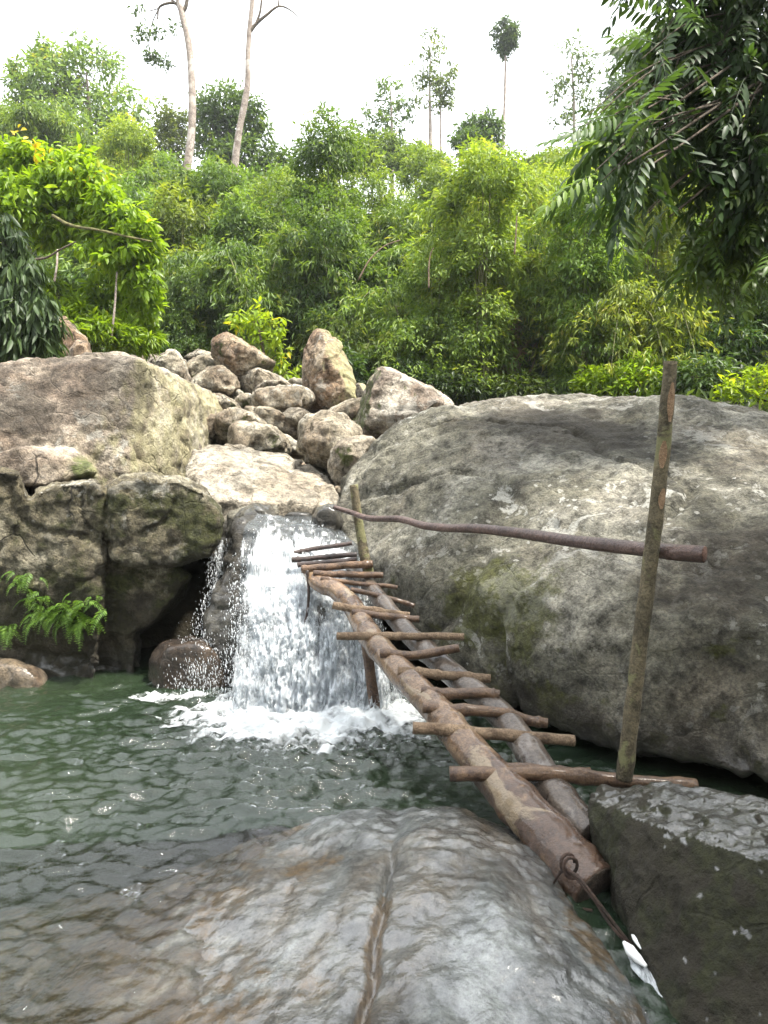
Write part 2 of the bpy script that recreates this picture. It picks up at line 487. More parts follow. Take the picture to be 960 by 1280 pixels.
def near(V, p, r):
    d = np.linalg.norm(V - np.asarray(p), axis=1)
    return sstep(r, r * 0.35, d)
def PL(*pts): return [P(*p) for p in pts]

# -- the huge boulder on the right
hb = PL((560, 512, 6.7), (640, 496, 6.8), (720, 500, 6.6), (800, 505, 6.4), (880, 514, 6.2), (960, 528, 6.0), (1150, 575, 5.8), (1300, 640, 5.6),
        (432, 605, 6.5), (456, 566, 6.7), (500, 538, 6.8),
        (424, 650, 6.2), (428, 700, 5.9), (470, 700, 5.5), (520, 720, 5.15), (545, 640, 5.6), (620, 600, 5.75),
        (620, 745, 4.65), (720, 765, 4.2), (850, 780, 3.85), (960, 790, 3.65), (1150, 840, 3.4), (1300, 880, 3.6),
        (720, 680, 4.5), (850, 665, 4.35), (960, 650, 4.3), (1150, 640, 4.4),
        (480, 778, 5.4), (560, 832, 4.85), (640, 876, 4.45), (720, 910, 4.1), (790, 934, 3.82), (870, 954, 3.62), (960, 978, 3.44), (1150, 1020, 3.3), (1300, 1060, 3.5),
        (430, 600, 8.6), (560, 515, 9.2), (800, 505, 9.2), (1150, 575, 9))
hb += [np.array(p) for p in ((0.1, 6.6, 0.1), (0.6, 7, -0.2), (2, 6.5, -.3), (4, 6.5, -.3), (0, 9, 0), (5, 9, 0))]
def at_big(V, N):
    moss = near(V, P(590, 735, 4.75), 0.34) * 0.42 + near(V, P(650, 725, 4.5), 0.5) * 0.36 + near(V, P(635, 752, 4.55), 0.25) * 0.4
    low = sstep(1.15, 0.35, V[:, 2]) * sstep(0.25, -0.35, N[:, 2])
    n = fbm(V * 0.9 + 3, 3)
    moss = moss + low * sstep(-0.15, 0.35, n) * 0.4 + near(V, P(640, 820, 4.5), 0.8) * 0.36
    wide = sstep(0.45, -0.15, N[:, 2]) * 0.42 * sstep(-0.35, 0.25, fbm(V * 1.7 + 9, 3))
    dark = near(V, P(700, 545, 6.1), 0.75) * 0.75 + near(V, P(790, 560, 5.7), 0.7) * 0.6 + near(V, P(640, 530, 6.4), 0.5) * 0.4
    dark += near(V, P(570, 640, 5.5), 0.25) * 0.6 + near(V, P(930, 690, 4.0), 0.7) * 0.6
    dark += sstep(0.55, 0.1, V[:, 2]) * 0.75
    dark += sstep(0.1, -0.4, N[:, 2]) * 0.55 * sstep(-.3, .3, fbm(V * 1.3 + 19, 4))  # shade of the overhanging belly painted into its colour
    lich = near(V, P(650, 590, 5.4), 0.5) * 0.5 + near(V, P(740, 630, 4.8), 0.7) * 0.4 + near(V, P(900, 620, 4.6), 0.8) * 0.4 + near(V, P(680, 690, 4.5), 0.5) * 0.4
    return dict(moss=moss + wide, dark=dark, lichen=lich, wet=sstep(0.4, 0.05, V[:, 2]) * 0.6)
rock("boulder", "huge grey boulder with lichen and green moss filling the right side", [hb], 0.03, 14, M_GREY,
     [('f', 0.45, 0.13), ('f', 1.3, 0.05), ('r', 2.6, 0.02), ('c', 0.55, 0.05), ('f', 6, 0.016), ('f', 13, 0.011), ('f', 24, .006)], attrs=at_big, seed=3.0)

# -- upper left boulder
f = PL((-120, 468, 6.5), (-20, 462, 6.5), (40, 452, 6.65), (90, 446, 6.75), (150, 441, 6.9), (172, 450, 6.65), (205, 466, 7.2), (228, 498, 7.5), (236, 565, 7.6),
       (234, 640, 7.6), (165, 640, 6.4), (165, 560, 6.45), (90, 560, 6.25), (0, 540, 6.2), (-120, 560, 6.1), (-120, 650, 6.0), (60, 650, 6.1))
back = [p + np.array((0, 2.2, 0)) for p in f[:9]] + [p + np.array((-.3, 2.0, -.4)) for p in f[9:]]
ledge = PL((-60, 580, 6.0), (20, 560, 5.9), (90, 575, 5.95), (120, 590, 6.0), (60, 606, 5.85), (-60, 606, 5.8), (-60, 610, 6.6), (120, 606, 6.6), (100, 560, 6.5))
def at_ul(V, N):
    ye = sstep(0.35, 0.75, N[:, 0]) * sstep(-2.75, -2.3, V[:, 0]) * 0.6
    dark = near(V, P(70, 490, 6.5), 0.9) * 0.5 + near(V, P(150, 505, 6.6), 0.5) * 0.5 + sstep(.05, .45, fbm(V * 1.1 + 8, 4)) * .45
    return dict(yellow=ye, dark=dark, moss=near(V, P(120, 592, 6.1), 0.3) * 0.8)
rock("boulder", "large brown weathered boulder with a yellowish right face at upper left", [f + back, ledge], 0.026, 3, M_BROWN,
     [('f', 0.6, 0.05), ('f', 1.6, 0.02), ('c', 0.5, 0.025), ('c', 0.9, 0.015), ('f', 5, 0.016), ('f', 11, 0.013), ('f', 22, 0.007)], attrs=at_ul, seed=21.0)

# -- lower left mossy rock, three bulging lobes above a dark hollow
def lobe(o, Y, dp, bk=1.2, ins=0.72, up=0):
    """front outline at depth Y, swollen towards the viewer by dp and closed bk behind"""
    o = [(x, y) + ((z[0],) if z else ()) for x, y, *z in o]
    cx = sum(p[0] for p in o) / len(o); cy = sum(p[1] for p in o) / len(o)
    r = [P(p[0], p[1], p[2] if len(p) > 2 else Y) for p in o]
    r += [P(cx + (p[0] - cx) * ins, cy + (p[1] - cy) * ins - up, (p[2] if len(p) > 2 else Y) - dp) for p in o]
    r += [P(cx + (p[0] - cx) * 0.85, cy + (p[1] - cy) * 0.85, (p[2] if len(p) > 2 else Y) + bk) for p in o]
    return r
right_lobe = lobe([(133, 606), (150, 597), (185, 592), (232, 596), (262, 608), (280, 636), (277, 668), (262, 696), (215, 708), (165, 712), (138, 705), (128, 660)], 5.8, 0.42, 1.6, .90)
low_lobe = lobe([(122, 700), (215, 704), (238, 718), (226, 742), (196, 775), (160, 800), (118, 800)], 5.8, 0.25, 1.2, .9)
mid_lobe = lobe([(42, 610), (66, 600), (120, 597), (131, 612), (131, 670), (128, 720), (128, 800), (118, 880), (44, 885), (38, 720), (36, 650)], 5.8, 0.37, 1.5, .95)
mid_top = lobe([(70, 604), (118, 599), (126, 640), (122, 664), (92, 672), (76, 650)], 5.6, 0.30, 1.0, .85)
left_lobe = lobe([(-140, 590), (-20, 576), (26, 588), (38, 622), (38, 700), (46, 780), (50, 885), (-140, 890)], 5.75, 0.33, 1.6, .96)
body = lobe([(-160, 640), (30, 640), (120, 640), (165, 680), (172, 745), (160, 795), (172, 840), (176, 885), (-160, 885)], 5.85, 0.26, 1.4, 0.93)
def at_ll(V, N):
    n = fbm(V * 1.3 + 5, 3)
    moss = 0.35 + 0.6 * sstep(-0.3, 0.4, n)
    moss = moss * sstep(1.55, 1.35, V[:, 2])
    dark = sstep(0.85, 0.15, V[:, 2]) * 0.9 + sstep(0.1, -0.5, N[:, 2]) * 0.9 + sstep(0.1, 0.5, fbm(V * 1.1 + 31, 3)) * 0.5  # downward faces get painted shade; the rest is darker, mossier stone
    return dict(moss=moss, dark=dark, wet=sstep(0.28, 0.05, V[:, 2]) * 0.8, lichen=near(V, P(70, 620, 5.5), 0.4) * 0.6 + near(V, P(105, 650, 5.4), .25) * 0.5)
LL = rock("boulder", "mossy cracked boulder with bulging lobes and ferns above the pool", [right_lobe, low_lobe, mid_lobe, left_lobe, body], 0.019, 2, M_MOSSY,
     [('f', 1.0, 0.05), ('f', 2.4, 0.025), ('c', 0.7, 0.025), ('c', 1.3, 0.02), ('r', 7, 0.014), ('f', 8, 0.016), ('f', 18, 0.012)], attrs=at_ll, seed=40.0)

# -- rocks of the fall
fr = PL((300, 655, 5.75), (322, 648, 5.9), (352, 658, 5.9), (404, 668, 5.9), (440, 690, 5.8), (300, 690, 5.45), (360, 700, 5.4), (430, 715, 5.4),
        (270, 745, 5.35), (260, 780, 5.3), (268, 800, 5.3), (292, 812, 5.25), (300, 760, 5.2), (420, 780, 5.15), (470, 760, 5.3), (330, 800, 5.1), (430, 860, 4.95), (300, 860, 5.1),
        (300, 655, 7.0), (440, 690, 7.0)) 
fr += [np.array(p) for p in ((-0.95, 5.5, -0.5), (-0.1, 5.0, -0.5), (-.8, 6.6, -0.5), (0.0, 6.6, -0.5))]
def at_fr(V, N):
    return dict(moss=sstep(-0.9, -1.15, V[:, 0]) * 0.8 * sstep(0.2, -0.2, N[:, 2]), dark=0.25 + sstep(0.6, 0.2, V[:, 2]) * 0.6)
LEDGE = rock("rock", "dark wet ledge rock that the waterfall runs over", [fr], 0.02, 4, M_WET, [('f', 1.6, 0.05), ('r', 3.2, 0.04), ('s', 3.0, 0.03), ('f', 9, 0.012)], 'rock', attrs=at_fr, seed=51.0)
rock("rock", "rounded brown rock in the dark hollow beside the small trickle", [lobe([(186, 830), (200, 802), (232, 794), (262, 800), (286, 820), (296, 850), (290, 890), (190, 890)], 5.35, 0.2, 0.5)], 0.02, 6,
     rock_mat("wet_brown_rock", (0.03, 0.02, 0.012), (0.07, 0.045, 0.028), (0.12, 0.08, 0.05), wetall=0.7, lichen=0.0), [('f', 2, 0.03), ('f', 7, 0.012)], 'rock')
rock("rock", "tan rock at the waterline at the left edge of the pool", [lobe([(-40, 835), (0, 822), (28, 832), (52, 846), (60, 862), (20, 880), (-40, 880)], 5.35, 0.12, 0.4)], 0.02, 5,
     M_RUST, [('f', 2, 0.04), ('r', 4, 0.02)], 'rock', attrs=lambda V, N: dict(wet=np.full(len(V), 0.8), dark=np.full(len(V), 0.35)))

# -- boulder pile in the stream above the fall: outline in the enlarged crop, depth, swell, material, wording
def zc(pts): return [(180 + x / 2.526, 400 + y / 2.526) for x, y in pts]
PILE = [
 ([(226, 78), (264, 56), (330, 90), (400, 133), (405, 152), (330, 180), (300, 210), (285, 200), (252, 150), (230, 112)], 11.5, .35, M_RUST, "tilted triangular brown boulder lying on top of the pile"),
 ([(128, 235), (165, 190), (205, 160), (240, 150), (275, 178), (294, 210), (280, 240), (200, 256), (140, 250)], 10.9, .4, M_PILE, "dark brown wedge boulder just below the tilted triangular boulder"),
 ([(312, 190), (330, 165), (362, 154), (420, 178), (452, 212), (440, 240), (340, 240)], 11.2, .35, M_PALE, "pale boulder tucked under the right side of the triangular one"),
 ([(132, 165), (150, 135), (190, 112), (232, 140), (245, 170), (220, 200), (150, 200)], 12.2, .4, M_PILE, "grey boulder behind the brown wedge at the back of the pile"),
 ([(30, 138), (60, 112), (85, 104), (115, 118), (140, 195), (128, 240), (95, 220), (60, 190)], 11.8, .4, M_PILE, "rounded brown boulder beside the upper end of the big left boulder"),
 ([(-20, 130), (-5, 102), (30, 100), (55, 120), (40, 150), (-10, 150)], 12.8, .35, M_PILE, "low pinkish boulder behind the big left boulder, furthest left of the pile"),
 ([(105, 165), (112, 132), (128, 128), (142, 150), (140, 190), (115, 190)], 12.6, .3, M_PALE, "small pale stone wedged between two boulders at the back left"),
 ([(128, 125), (170, 108), (225, 116), (240, 135), (190, 150), (135, 150)], 13.4, .4, M_PALE, "flat pale stone at the very back of the pile near the dark hollow"),
 ([(336, 248), (352, 228), (400, 218), (460, 213), (505, 218), (520, 250), (505, 282), (440, 300), (380, 296), (345, 278)], 9.9, .4, M_PILE, "long egg shaped boulder left of the standing stone"),
 ([(512, 150), (520, 82), (543, 42), (575, 40), (606, 84), (630, 140), (650, 200), (664, 252), (610, 290), (565, 308), (520, 295), (514, 230)], 10.2, .35, M_RUST, "tall standing stone with a yellow right face"),
 ([(657, 222), (668, 208), (690, 205), (706, 220), (700, 245), (668, 252)], 11.5, .2, M_PALE, "small pale stone right of the tall standing stone"),
 ([(578, 305), (600, 285), (640, 264), (690, 250), (700, 300), (680, 335), (610, 325)], 9.4, .3, M_PILE, "brown boulder at the right foot of the standing stone"),
 ([(662, 350), (680, 290), (700, 232), (730, 172), (755, 160), (790, 172), (830, 200), (880, 212), (925, 245), (955, 275), (880, 330), (800, 380), (700, 400)], 8.6, .6, M_BROWN, "large purplish brown boulder behind the left end of the huge boulder"),
 ([(498, 400), (502, 330), (520, 310), (560, 303), (620, 310), (655, 335), (670, 352), (662, 405), (620, 450), (582, 478), (520, 450)], 7.7, .35, M_PILE, "blocky grey boulder in the middle above the flat slab"),
 ([(588, 455), (596, 410), (620, 385), (680, 374), (730, 374), (720, 420), (670, 520), (630, 540), (598, 500)], 7.3, .35, M_PALE, "pale rounded boulder squeezed against the left end of the huge boulder"),
 ([(266, 375), (280, 348), (310, 334), (360, 334), (410, 342), (440, 372), (470, 400), (470, 435), (370, 440), (280, 410)], 8.2, .35, M_PILE, "brown rounded boulder resting on the flat pale slab"),
 ([(420, 365), (450, 372), (496, 400), (502, 432), (450, 440), (420, 420)], 8.5, .3, M_PALE, "pale stone behind the brown rounded boulder on the slab"),
 ([(218, 335), (245, 300), (290, 292), (340, 306), (372, 332), (310, 345), (275, 385), (230, 390)], 8.9, .35, M_PILE, "greenish grey boulder with a flat top left of the pile centre"),
 ([(176, 340), (180, 310), (200, 303), (226, 306), (224, 350), (215, 378), (182, 370)], 8.7, .22, M_PILE, "small squarish stone between two boulders left of the pile centre"),
 ([(310, 300), (330, 286), (400, 290), (455, 312), (490, 350), (500, 385), (480, 402), (420, 372), (345, 335)], 9.4, .35, M_PILE, "mossy sloping slab behind the brown rounded boulder"),
 ([(438, 305), (460, 288), (490, 282), (525, 300), (530, 330), (505, 352), (462, 330)], 9.2, .3, M_PALE, "pale angular stone between the egg shaped and the blocky boulder"),
 ([(203, 255), (220, 242), (245, 240), (285, 262), (302, 285), (280, 298), (235, 292), (210, 275)], 10.2, .3, M_PILE, "dark grey boulder below the brown wedge boulder"),
 ([(112, 250), (140, 243), (175, 250), (232, 298), (210, 312), (150, 306), (118, 290)], 9.7, .35, M_PILE, "long low boulder touching the right face of the big left boulder"),
 ([(112, 295), (150, 292), (176, 305), (180, 345), (165, 390), (120, 380)], 8.6, .3, M_PALE, "pale upright stone against the right face of the big left boulder"),
 ([(285, 262), (310, 244), (338, 242), (350, 270), (330, 285), (295, 282)], 10.6, .25, M_PALE, "small light stone in the gap left of the egg shaped boulder"),
 ([(180, 258), (196, 250), (212, 258), (215, 278), (195, 285), (182, 275)], 10.6, .15, M_PILE, "fist like brown stone between two low boulders on the left"),
 ([(350, 225), (375, 204), (410, 200), (450, 208), (455, 225), (400, 232)], 10.9, .3, M_PALE, "flat pale stone lying on top of the egg shaped boulder"),
 ([(115, 480), (125, 400), (150, 380), (175, 400), (160, 480), (140, 500)], 8.0, .3, M_BROWN, "brown crumbling rock between the big left boulder and the flat slab"),
 ([(440, 210), (470, 190), (512, 196), (514, 230), (470, 226)], 11.6, .3, M_PALE, "pale stone hidden behind the standing stone on its left"),
]
for k, (o, Y, dp, mt, lab) in enumerate(PILE):
    pts = zc(o)
    cx = np.mean([p[0] for p in pts]); cy = np.mean([p[1] for p in pts])
    pts = [(cx + (x - cx) * 1.17, cy + (y - cy) * 1.15) for x, y in pts]
    w = (max(p[0] for p in pts) - min(p[0] for p in pts)) / F * Y
    hull = lobe([(x, y, Y + R.uniform(-.12, .12) * w) for x, y in pts], Y, dp * min(1.0, 0.9 * w + 0.25), max(0.45, w * 0.6), R.uniform(.5, .72), R.uniform(2, 8))
    rs = near_y = None
    if "standing" in lab and "tall" in lab:
        at = lambda V, N: dict(yellow=sstep(0.25, 0.6, N[:, 0]) * 0.9, lichen=np.full(len(V), .2))
    elif "purplish" in lab:
        at = lambda V, N: dict(moss=sstep(-0.2, -0.6, N[:, 0]) * 0.6, dark=sstep(.1, .4, fbm(V * 1.5, 3)) * .5)
    else:
        at = lambda V, N: dict(moss=sstep(0.1, 0.5, fbm(V * 1.8, 3)) * 0.6 * sstep(.5, -.2, N[:, 2]), dark=sstep(-0.1, -0.6, N[:, 2]) * 0.5)  # dark here is shade painted on the stones' undersides
    vx = max(0.02, min(0.035, w / 40))
    rock("boulder", lab, [hull], vx, 4 if w > .8 else 3, mt, [('f', 1.4, 0.05 * min(1, w)), ('r', 3.0, 0.05 * min(1, w)), ('c', 1.1, 0.03 * min(1, w)), ('f', 7, 0.014), ('f', 16, 0.006)], attrs=at, facets=(7, (.74, .97)),
         group="boulders piled in the stream above the waterfall")

# pebbles and broken stone wedged in the gaps of the pile
def rubble():
    bm = bmesh.new(); bmesh.ops.create_icosphere(bm, subdivisions=2, radius=1); bv_ = np.array([v.co[:] for v in bm.verts]); ft = np.array([[v.index for v in f.verts] for f in bm.faces]); bm.free()
    g = Geo()
    for k in range(330):
        y = R.uniform(6.8, 13.2); x = at0(R.uniform(215, 470), y); z = float(ground_z(x, y)) + R.uniform(.15, .42)
        r = R.uniform(.03, .12)
        v = bv_ * (1 + .35 * fbm(bv_ * 1.1 + k * 3.7, 2))[:, None] * r * R.uniform(.6, 1.2, 3)
        g.add(v + np.array((x, y, z)), t=ft)
    tag(g.obj("rubble", M_PILE, smooth=False), "small broken stones wedged in the gaps of the boulder pile", kind='stuff')
def at0(px, Y): return (px - 480) / F * Y
rubble()
# flat pale slabs above the fall
slab_m = M_PALE
def flat(o, zt, dz, mat, lab, sm=4, name="slab", disp=None, at=None, vx=0.022, yb=0.0):
    """outline given as (px, py, Y); a slab from those points down"""
    top = [P(*p) for p in o]
    bot = [p + np.array((0, yb, -dz)) for p in top]
    return rock(name, lab, [top + bot], vx, sm, mat, disp or [('f', 1.2, 0.05), ('r', 3, 0.03), ('c', 0.9, 0.05), ('f', 8, 0.012)], 'rock', attrs=at)
flat([(228, 590, 6.9), (240, 560, 7.2), (262, 553, 7.5), (300, 556, 7.7), (345, 570, 7.7), (385, 578, 7.6), (412, 592, 7.4), (426, 620, 7.0), (415, 635, 6.7), (395, 632, 6.5), (330, 630, 6.4), (270, 635, 6.35), (250, 625, 6.3)], 0, .5, M_PALE,
     "broad flat cracked pale slab above the waterfall", 5)
flat([(392, 606, 6.9), (418, 600, 7.0), (428, 622, 6.8), (415, 640, 6.6), (392, 640, 6.55)], 0, .35, M_PALE, "broken pale corner of the slab beside the huge boulder", 3)
flat([(282, 640, 6.3), (300, 622, 6.6), (345, 618, 6.6), (350, 640, 6.2), (290, 650, 6.15)], 0, .3, M_GREY, "low grey rock under the front edge of the pale slab", 3)
rock("rock", "black wet stone at the lip of the fall beside the handrail post", [lobe([(389, 648), (395, 634), (410, 630), (424, 634), (428, 655), (420, 672), (396, 670)], 6.05, .14, .4)], .014, 3, M_WET, [('f', 3, 0.02), ('f', 9, .01)], 'rock')
rock("rock", "dark wet pointed stone at the head of the fall under the slab", [lobe([(284, 665), (300, 640), (318, 628), (338, 632), (352, 650), (362, 668), (340, 685), (290, 685)], 6.1, .2, .5)], .016, 3, M_WET, [('f', 2.5, 0.03), ('r', 6, .02), ('f', 12, .008)], 'rock')
rock("rock", "grey wet stone in the stream behind the waterfall lip", [lobe([(340, 646), (360, 636), (390, 640), (396, 655), (380, 668), (345, 665)], 6.5, .1, .4)], .016, 3, M_WET, [('f', 2.5, 0.02)], 'rock')
# two tan rocks on the bank behind the upper left boulder
for o, Y, lab in (([(66, 402), (80, 396), (108, 422), (112, 452), (70, 452)], 9.2, "tan rock on the bank behind the brown boulder, under the leaves"),
                  ([(86, 436), (96, 424), (110, 428), (114, 450), (88, 452)], 8.8, "small tan stone resting against the bank rock behind the brown boulder")):
    rock("rock", lab, [lobe(o, Y, .25, .6)], .025, 4, M_RUST, [('f', 2, 0.05), ('r', 4, .03)], 'rock')

# -- wet block at lower right
top = [PZ(735, 1000, .28), PZ(750, 982, .29), PZ(870, 984, .38), PZ(960, 1000, .44), PZ(1150, 1040, .5), PZ(775, 1001, .31), PZ(822, 1030, .36), PZ(865, 1054, .40), PZ(920, 1064, .44), PZ(985, 1078, .46), PZ(1150, 1130, .5)]
side = [PZ(742, 1075, .0), PZ(790, 1190, -.02), PZ(840, 1285, -.05), PZ(880, 1400, -.1), PZ(1150, 1400, -.1)]
bot = [p + np.array((0, 0, -.6)) for p in side[:5]] + [np.array((1.05, 3.6, -.5)), np.array((3, 3.6, -.5))]
def at_rb(V, N):
    up = sstep(0.86, 0.95, N[:, 2] + .07 * fbm(V * 6, 3))
    return dict(moss=(1 - up) * 1.0, dark=(1 - up) * 0.9 * sstep(-.4, .3, fbm(V * 5, 3)), wet=0.08 + .92 * up, lichen=near(V, PZ(905, 1080, .28), .09) * 1.0 + near(V, PZ(950, 1070, .28), .09) * 1.0)
rock("rock", "dark wet block of rock with a flat top at lower right", [top + side + bot], 0.011, 4, rock_mat("wet_block_rock", (0.05, 0.048, 0.037), (0.10, 0.097, 0.08), (0.17, 0.165, 0.145), moss=(0.024, 0.026, 0.007), lichen=0.1, stain=(0.07, 0.05, 0.03), wetall=0.0, ior=1.9),
     [('f', 1.5, 0.03), ('r', 3, 0.008), ('f', 6, 0.014), ('f', 13, 0.010), ('f', 26, 0.006)], 'rock', attrs=at_rb)

# -- broad wet slab in the foreground
hl = [PZ(430, 1014, .07), PZ(500, 1007, .10), PZ(580, 1012, .10), PZ(640, 1035, .06), PZ(675, 1075, .05), PZ(705, 1130, .05), PZ(775, 1215, .03), PZ(820, 1290, .02),
      PZ(350, 1040, .0), PZ(275, 1078, -.045), PZ(130, 1105, -.09), PZ(-40, 1140, -.12), PZ(-400, 1160, -.16),
      PZ(560, 1075, .19), PZ(480, 1120, .19), PZ(620, 1130, .2), PZ(640, 1200, .19), PZ(480, 1260, .2), PZ(700, 1270, .13), PZ(390, 1120, .10), PZ(320, 1180, .02), PZ(200, 1240, -.035),
      PZ(-200, 1400, -.09), PZ(250, 1500, .0), PZ(500, 1600, .2), PZ(760, 1600, .12), PZ(880, 1500, .0), np.array((-3, .6, -.15)), np.array((-1, -.4, -.02)), np.array((.8, .3, .05))]
hl2 = [p + np.array((0, 0, -.8)) for p in hl]
def slab_post(V, N):
    # a mossy crack down the middle and a shallow trough to its left
    a, b = PZ(492, 1040, .15), PZ(452, 1290, .15)
    t = np.clip(((V - a) @ (b - a)) / ((b - a) @ (b - a)), -0.1, 1.6)
    x = V[:, 0] - (a[0] + (b[0] - a[0]) * t) - 0.03 * fbm(V * np.array((0, 5, 0)) + 3, 3)
    g = np.exp(-(x / 0.014) ** 2) * 0.05 * sstep(-.05, .3, t) + np.exp(-(x / 0.06) ** 2) * 0.02
    V = V.copy(); V[:, 2] -= np.where(N[:, 2] > 0.3, g, 0)
    # the left flank dips under the water
    V[:, 2] -= sstep(-0.05, -1.5, V[:, 0] + 0.12 * fbm(V * 1.3 + 7, 2) + .25 * (V[:, 1] - 2.6)) * SLAB_DIP
    return V
SLAB_DIP = 0.21
def at_slab(V, N):
    a, b = PZ(492, 1040, .15), PZ(452, 1290, .15)
    t = np.clip(((V - a) @ (b - a)) / ((b - a) @ (b - a)), -0.1, 1.6)
    x = V[:, 0] - (a[0] + (b[0] - a[0]) * t) - 0.03 * fbm(V * np.array((0, 5, 0)) + 3, 3)
    crack = np.exp(-(x / 0.03) ** 2) * sstep(.25, .5, t)
    edge = np.maximum(sstep(0.15, 0.04, V[:, 2] + .07 * fbm(V * 3, 3)), .8 * sstep(.05, .2, V[:, 0] - 1.0 + .28 * (V[:, 1] - 2.4)))
    return dict(moss=crack * 1.0 + edge * .55 + sstep(.03, -.06, V[:, 2]) * .35 * sstep(-.3, .2, fbm(V * 3.5, 3)) , dark=np.exp(-(x / .012) ** 2) * .5, wet=np.full(len(V), .75))
SLAB = rock("slab", "broad wet grey slab half under water in the foreground", [hl + hl2], 0.013, 10,
     rock_mat("wet_slab_rock", (0.05, 0.054, 0.052), (0.12, 0.132, 0.135), (0.22, 0.24, 0.245), moss=(0.125, 0.075, 0.022), lichen=0.2, stain=(0.11, 0.068, 0.028), stain_amt=0.5, wetall=0.75, bstr=0.6, cracks=0.0, ior=1.95),
     [('f', 0.9, 0.035), ('f', 2.6, 0.022), ('r', 5, 0.012), ('f', 11, 0.006), ('f', 26, 0.003)], 'rock', attrs=at_slab, post=slab_post)
# ------------------------------------------------------------------ water
def wave(X, Y):
    n = X.size
    x, y = X.ravel(), Y.ravel()
    fx, fy = -0.35, 4.55                                           # foot of the fall
    d = np.hypot(x - fx, y - fy)
    w1 = np.stack([x * 1.1, y * 1.6, np.zeros(n)], -1)
    wx = x + 0.10 * fbm(w1 * 2 + 3, 2); wy = y + 0.10 * fbm(w1 * 2 + 9, 2)
    r1 = 1 - 2 * np.abs(perlin(np.stack([wx * 3.2, wy * 6.5, np.full(n, 1.7)], -1)))
    r2 = 1 - 2 * np.abs(perlin(np.stack([wx * 6.5 + 5, wy * 12.5, np.full(n, 4.2)], -1)))
    r3 = perlin(np.stack([wx * 16 + 5, wy * 25, np.full(n, 7.2)], -1))
    r4 = perlin(np.stack([wx * 34 + 5, wy * 48, np.full(n, 8.9)], -1))
    amp = 0.55 + 0.7 * np.exp(-(d / 1.6) ** 2)
    h = amp * (0.027 * r1 + 0.023 * r2 + 0.012 * r3 + 0.0036 * r4)
    h = h + 0.02 * np.exp(-(d / 0.5) ** 2) * (r2 + r3)
    return h.reshape(X.shape)
def build_pool():
    gx = np.concatenate([np.linspace(-8, -4.3, 40), np.arange(-4.25, 2.0, 0.0155), np.linspace(2.05, 4, 20)])
    gy = np.concatenate([np.linspace(-4, 1.7, 40), np.arange(1.75, 5.6, 0.0155), np.linspace(5.7, 7, 20)])
    X, Y = np.meshgrid(gx, gy)
    Z = wave(X, Y)
    bvh = BVHTree.FromObject(SLAB, bpy.context.evaluated_depsgraph_get())
    off = SLAB.location
    dep = np.full(X.shape, 0.8)
    sel = np.argwhere((Y < 3.9) & (X < 1.4))
    for i, j in sel:
        h = bvh.ray_cast(Vector((X[i, j] - off.x, Y[i, j] - off.y, 3 - off.z)), Vector((0, 0, -1)))
        if h[0] is not None:
            dep[i, j] = -(h[0].z + off.z)
    damp = sstep(0.0, 0.14, dep)
    Z = Z * (0.85 + 0.15 * damp)
    # water creeping over the low end of the slab: keeps a film above stone that lies just at the level
    film = sstep(-0.035, 0.0, dep) * sstep(0.05, 0.0, dep)
    Z = Z + film * 0.004
    nx, ny = len(gx), len(gy)
    i = (np.arange(ny - 1)[:, None] * nx + np.arange(nx - 1)[None, :]).ravel()
    q = np.stack([i, i + 1, i + nx + 1, i + nx], -1)
    t = NT("green_pool_water")
    c = t.coords(rnd=False)
    depth = t.attr('depth')
    murk = t.math('SUBTRACT', 1.0, t.math('POWER', 2.718, t.math('MULTIPLY', depth, -2.2)), True)
    fine = t.noise(c, 42, 5, 0.6)
    nrm = t.bump(fine, 0.6, 0.010)
    tr = t.n('ShaderNodeBsdfTransparent', i_Color=t.mix(murk, (0.95, 0.93, 0.86), (0.42, 0.45, 0.32)))
    big = t.noise(c, 0.7, 3, 0.5)
    df = t.n('ShaderNodeBsdfDiffuse', i_Color=t.mix(big, (0.014, 0.030, 0.021), (0.025, 0.035, 0.015)))
    body = t.n('ShaderNodeMixShader', i_0=t.math('MULTIPLY', murk, 0.9), i_1=tr.outputs[0], i_2=df.outputs[0])
    gl = t.n('ShaderNodeBsdfGlossy', i_Color=(1, 1, 1), i_Roughness=0.035, i_Normal=nrm)
    frn = t.n('ShaderNodeFresnel', i_IOR=1.58, i_Normal=nrm)
    ms = t.n('ShaderNodeMixShader', i_0=frn.outputs[0], i_1=body.outputs[0], i_2=gl.outputs[0])
    o = obj("pool_water", np.stack([X.ravel(), Y.ravel(), Z.ravel()], -1), [q], t.out(ms.outputs[0]), origin=(0, 0, 0), attrs={'depth': np.clip(dep, 0, 1).ravel()})
    tag(o, "rippled green water of the plunge pool", kind='structure')
build_pool()

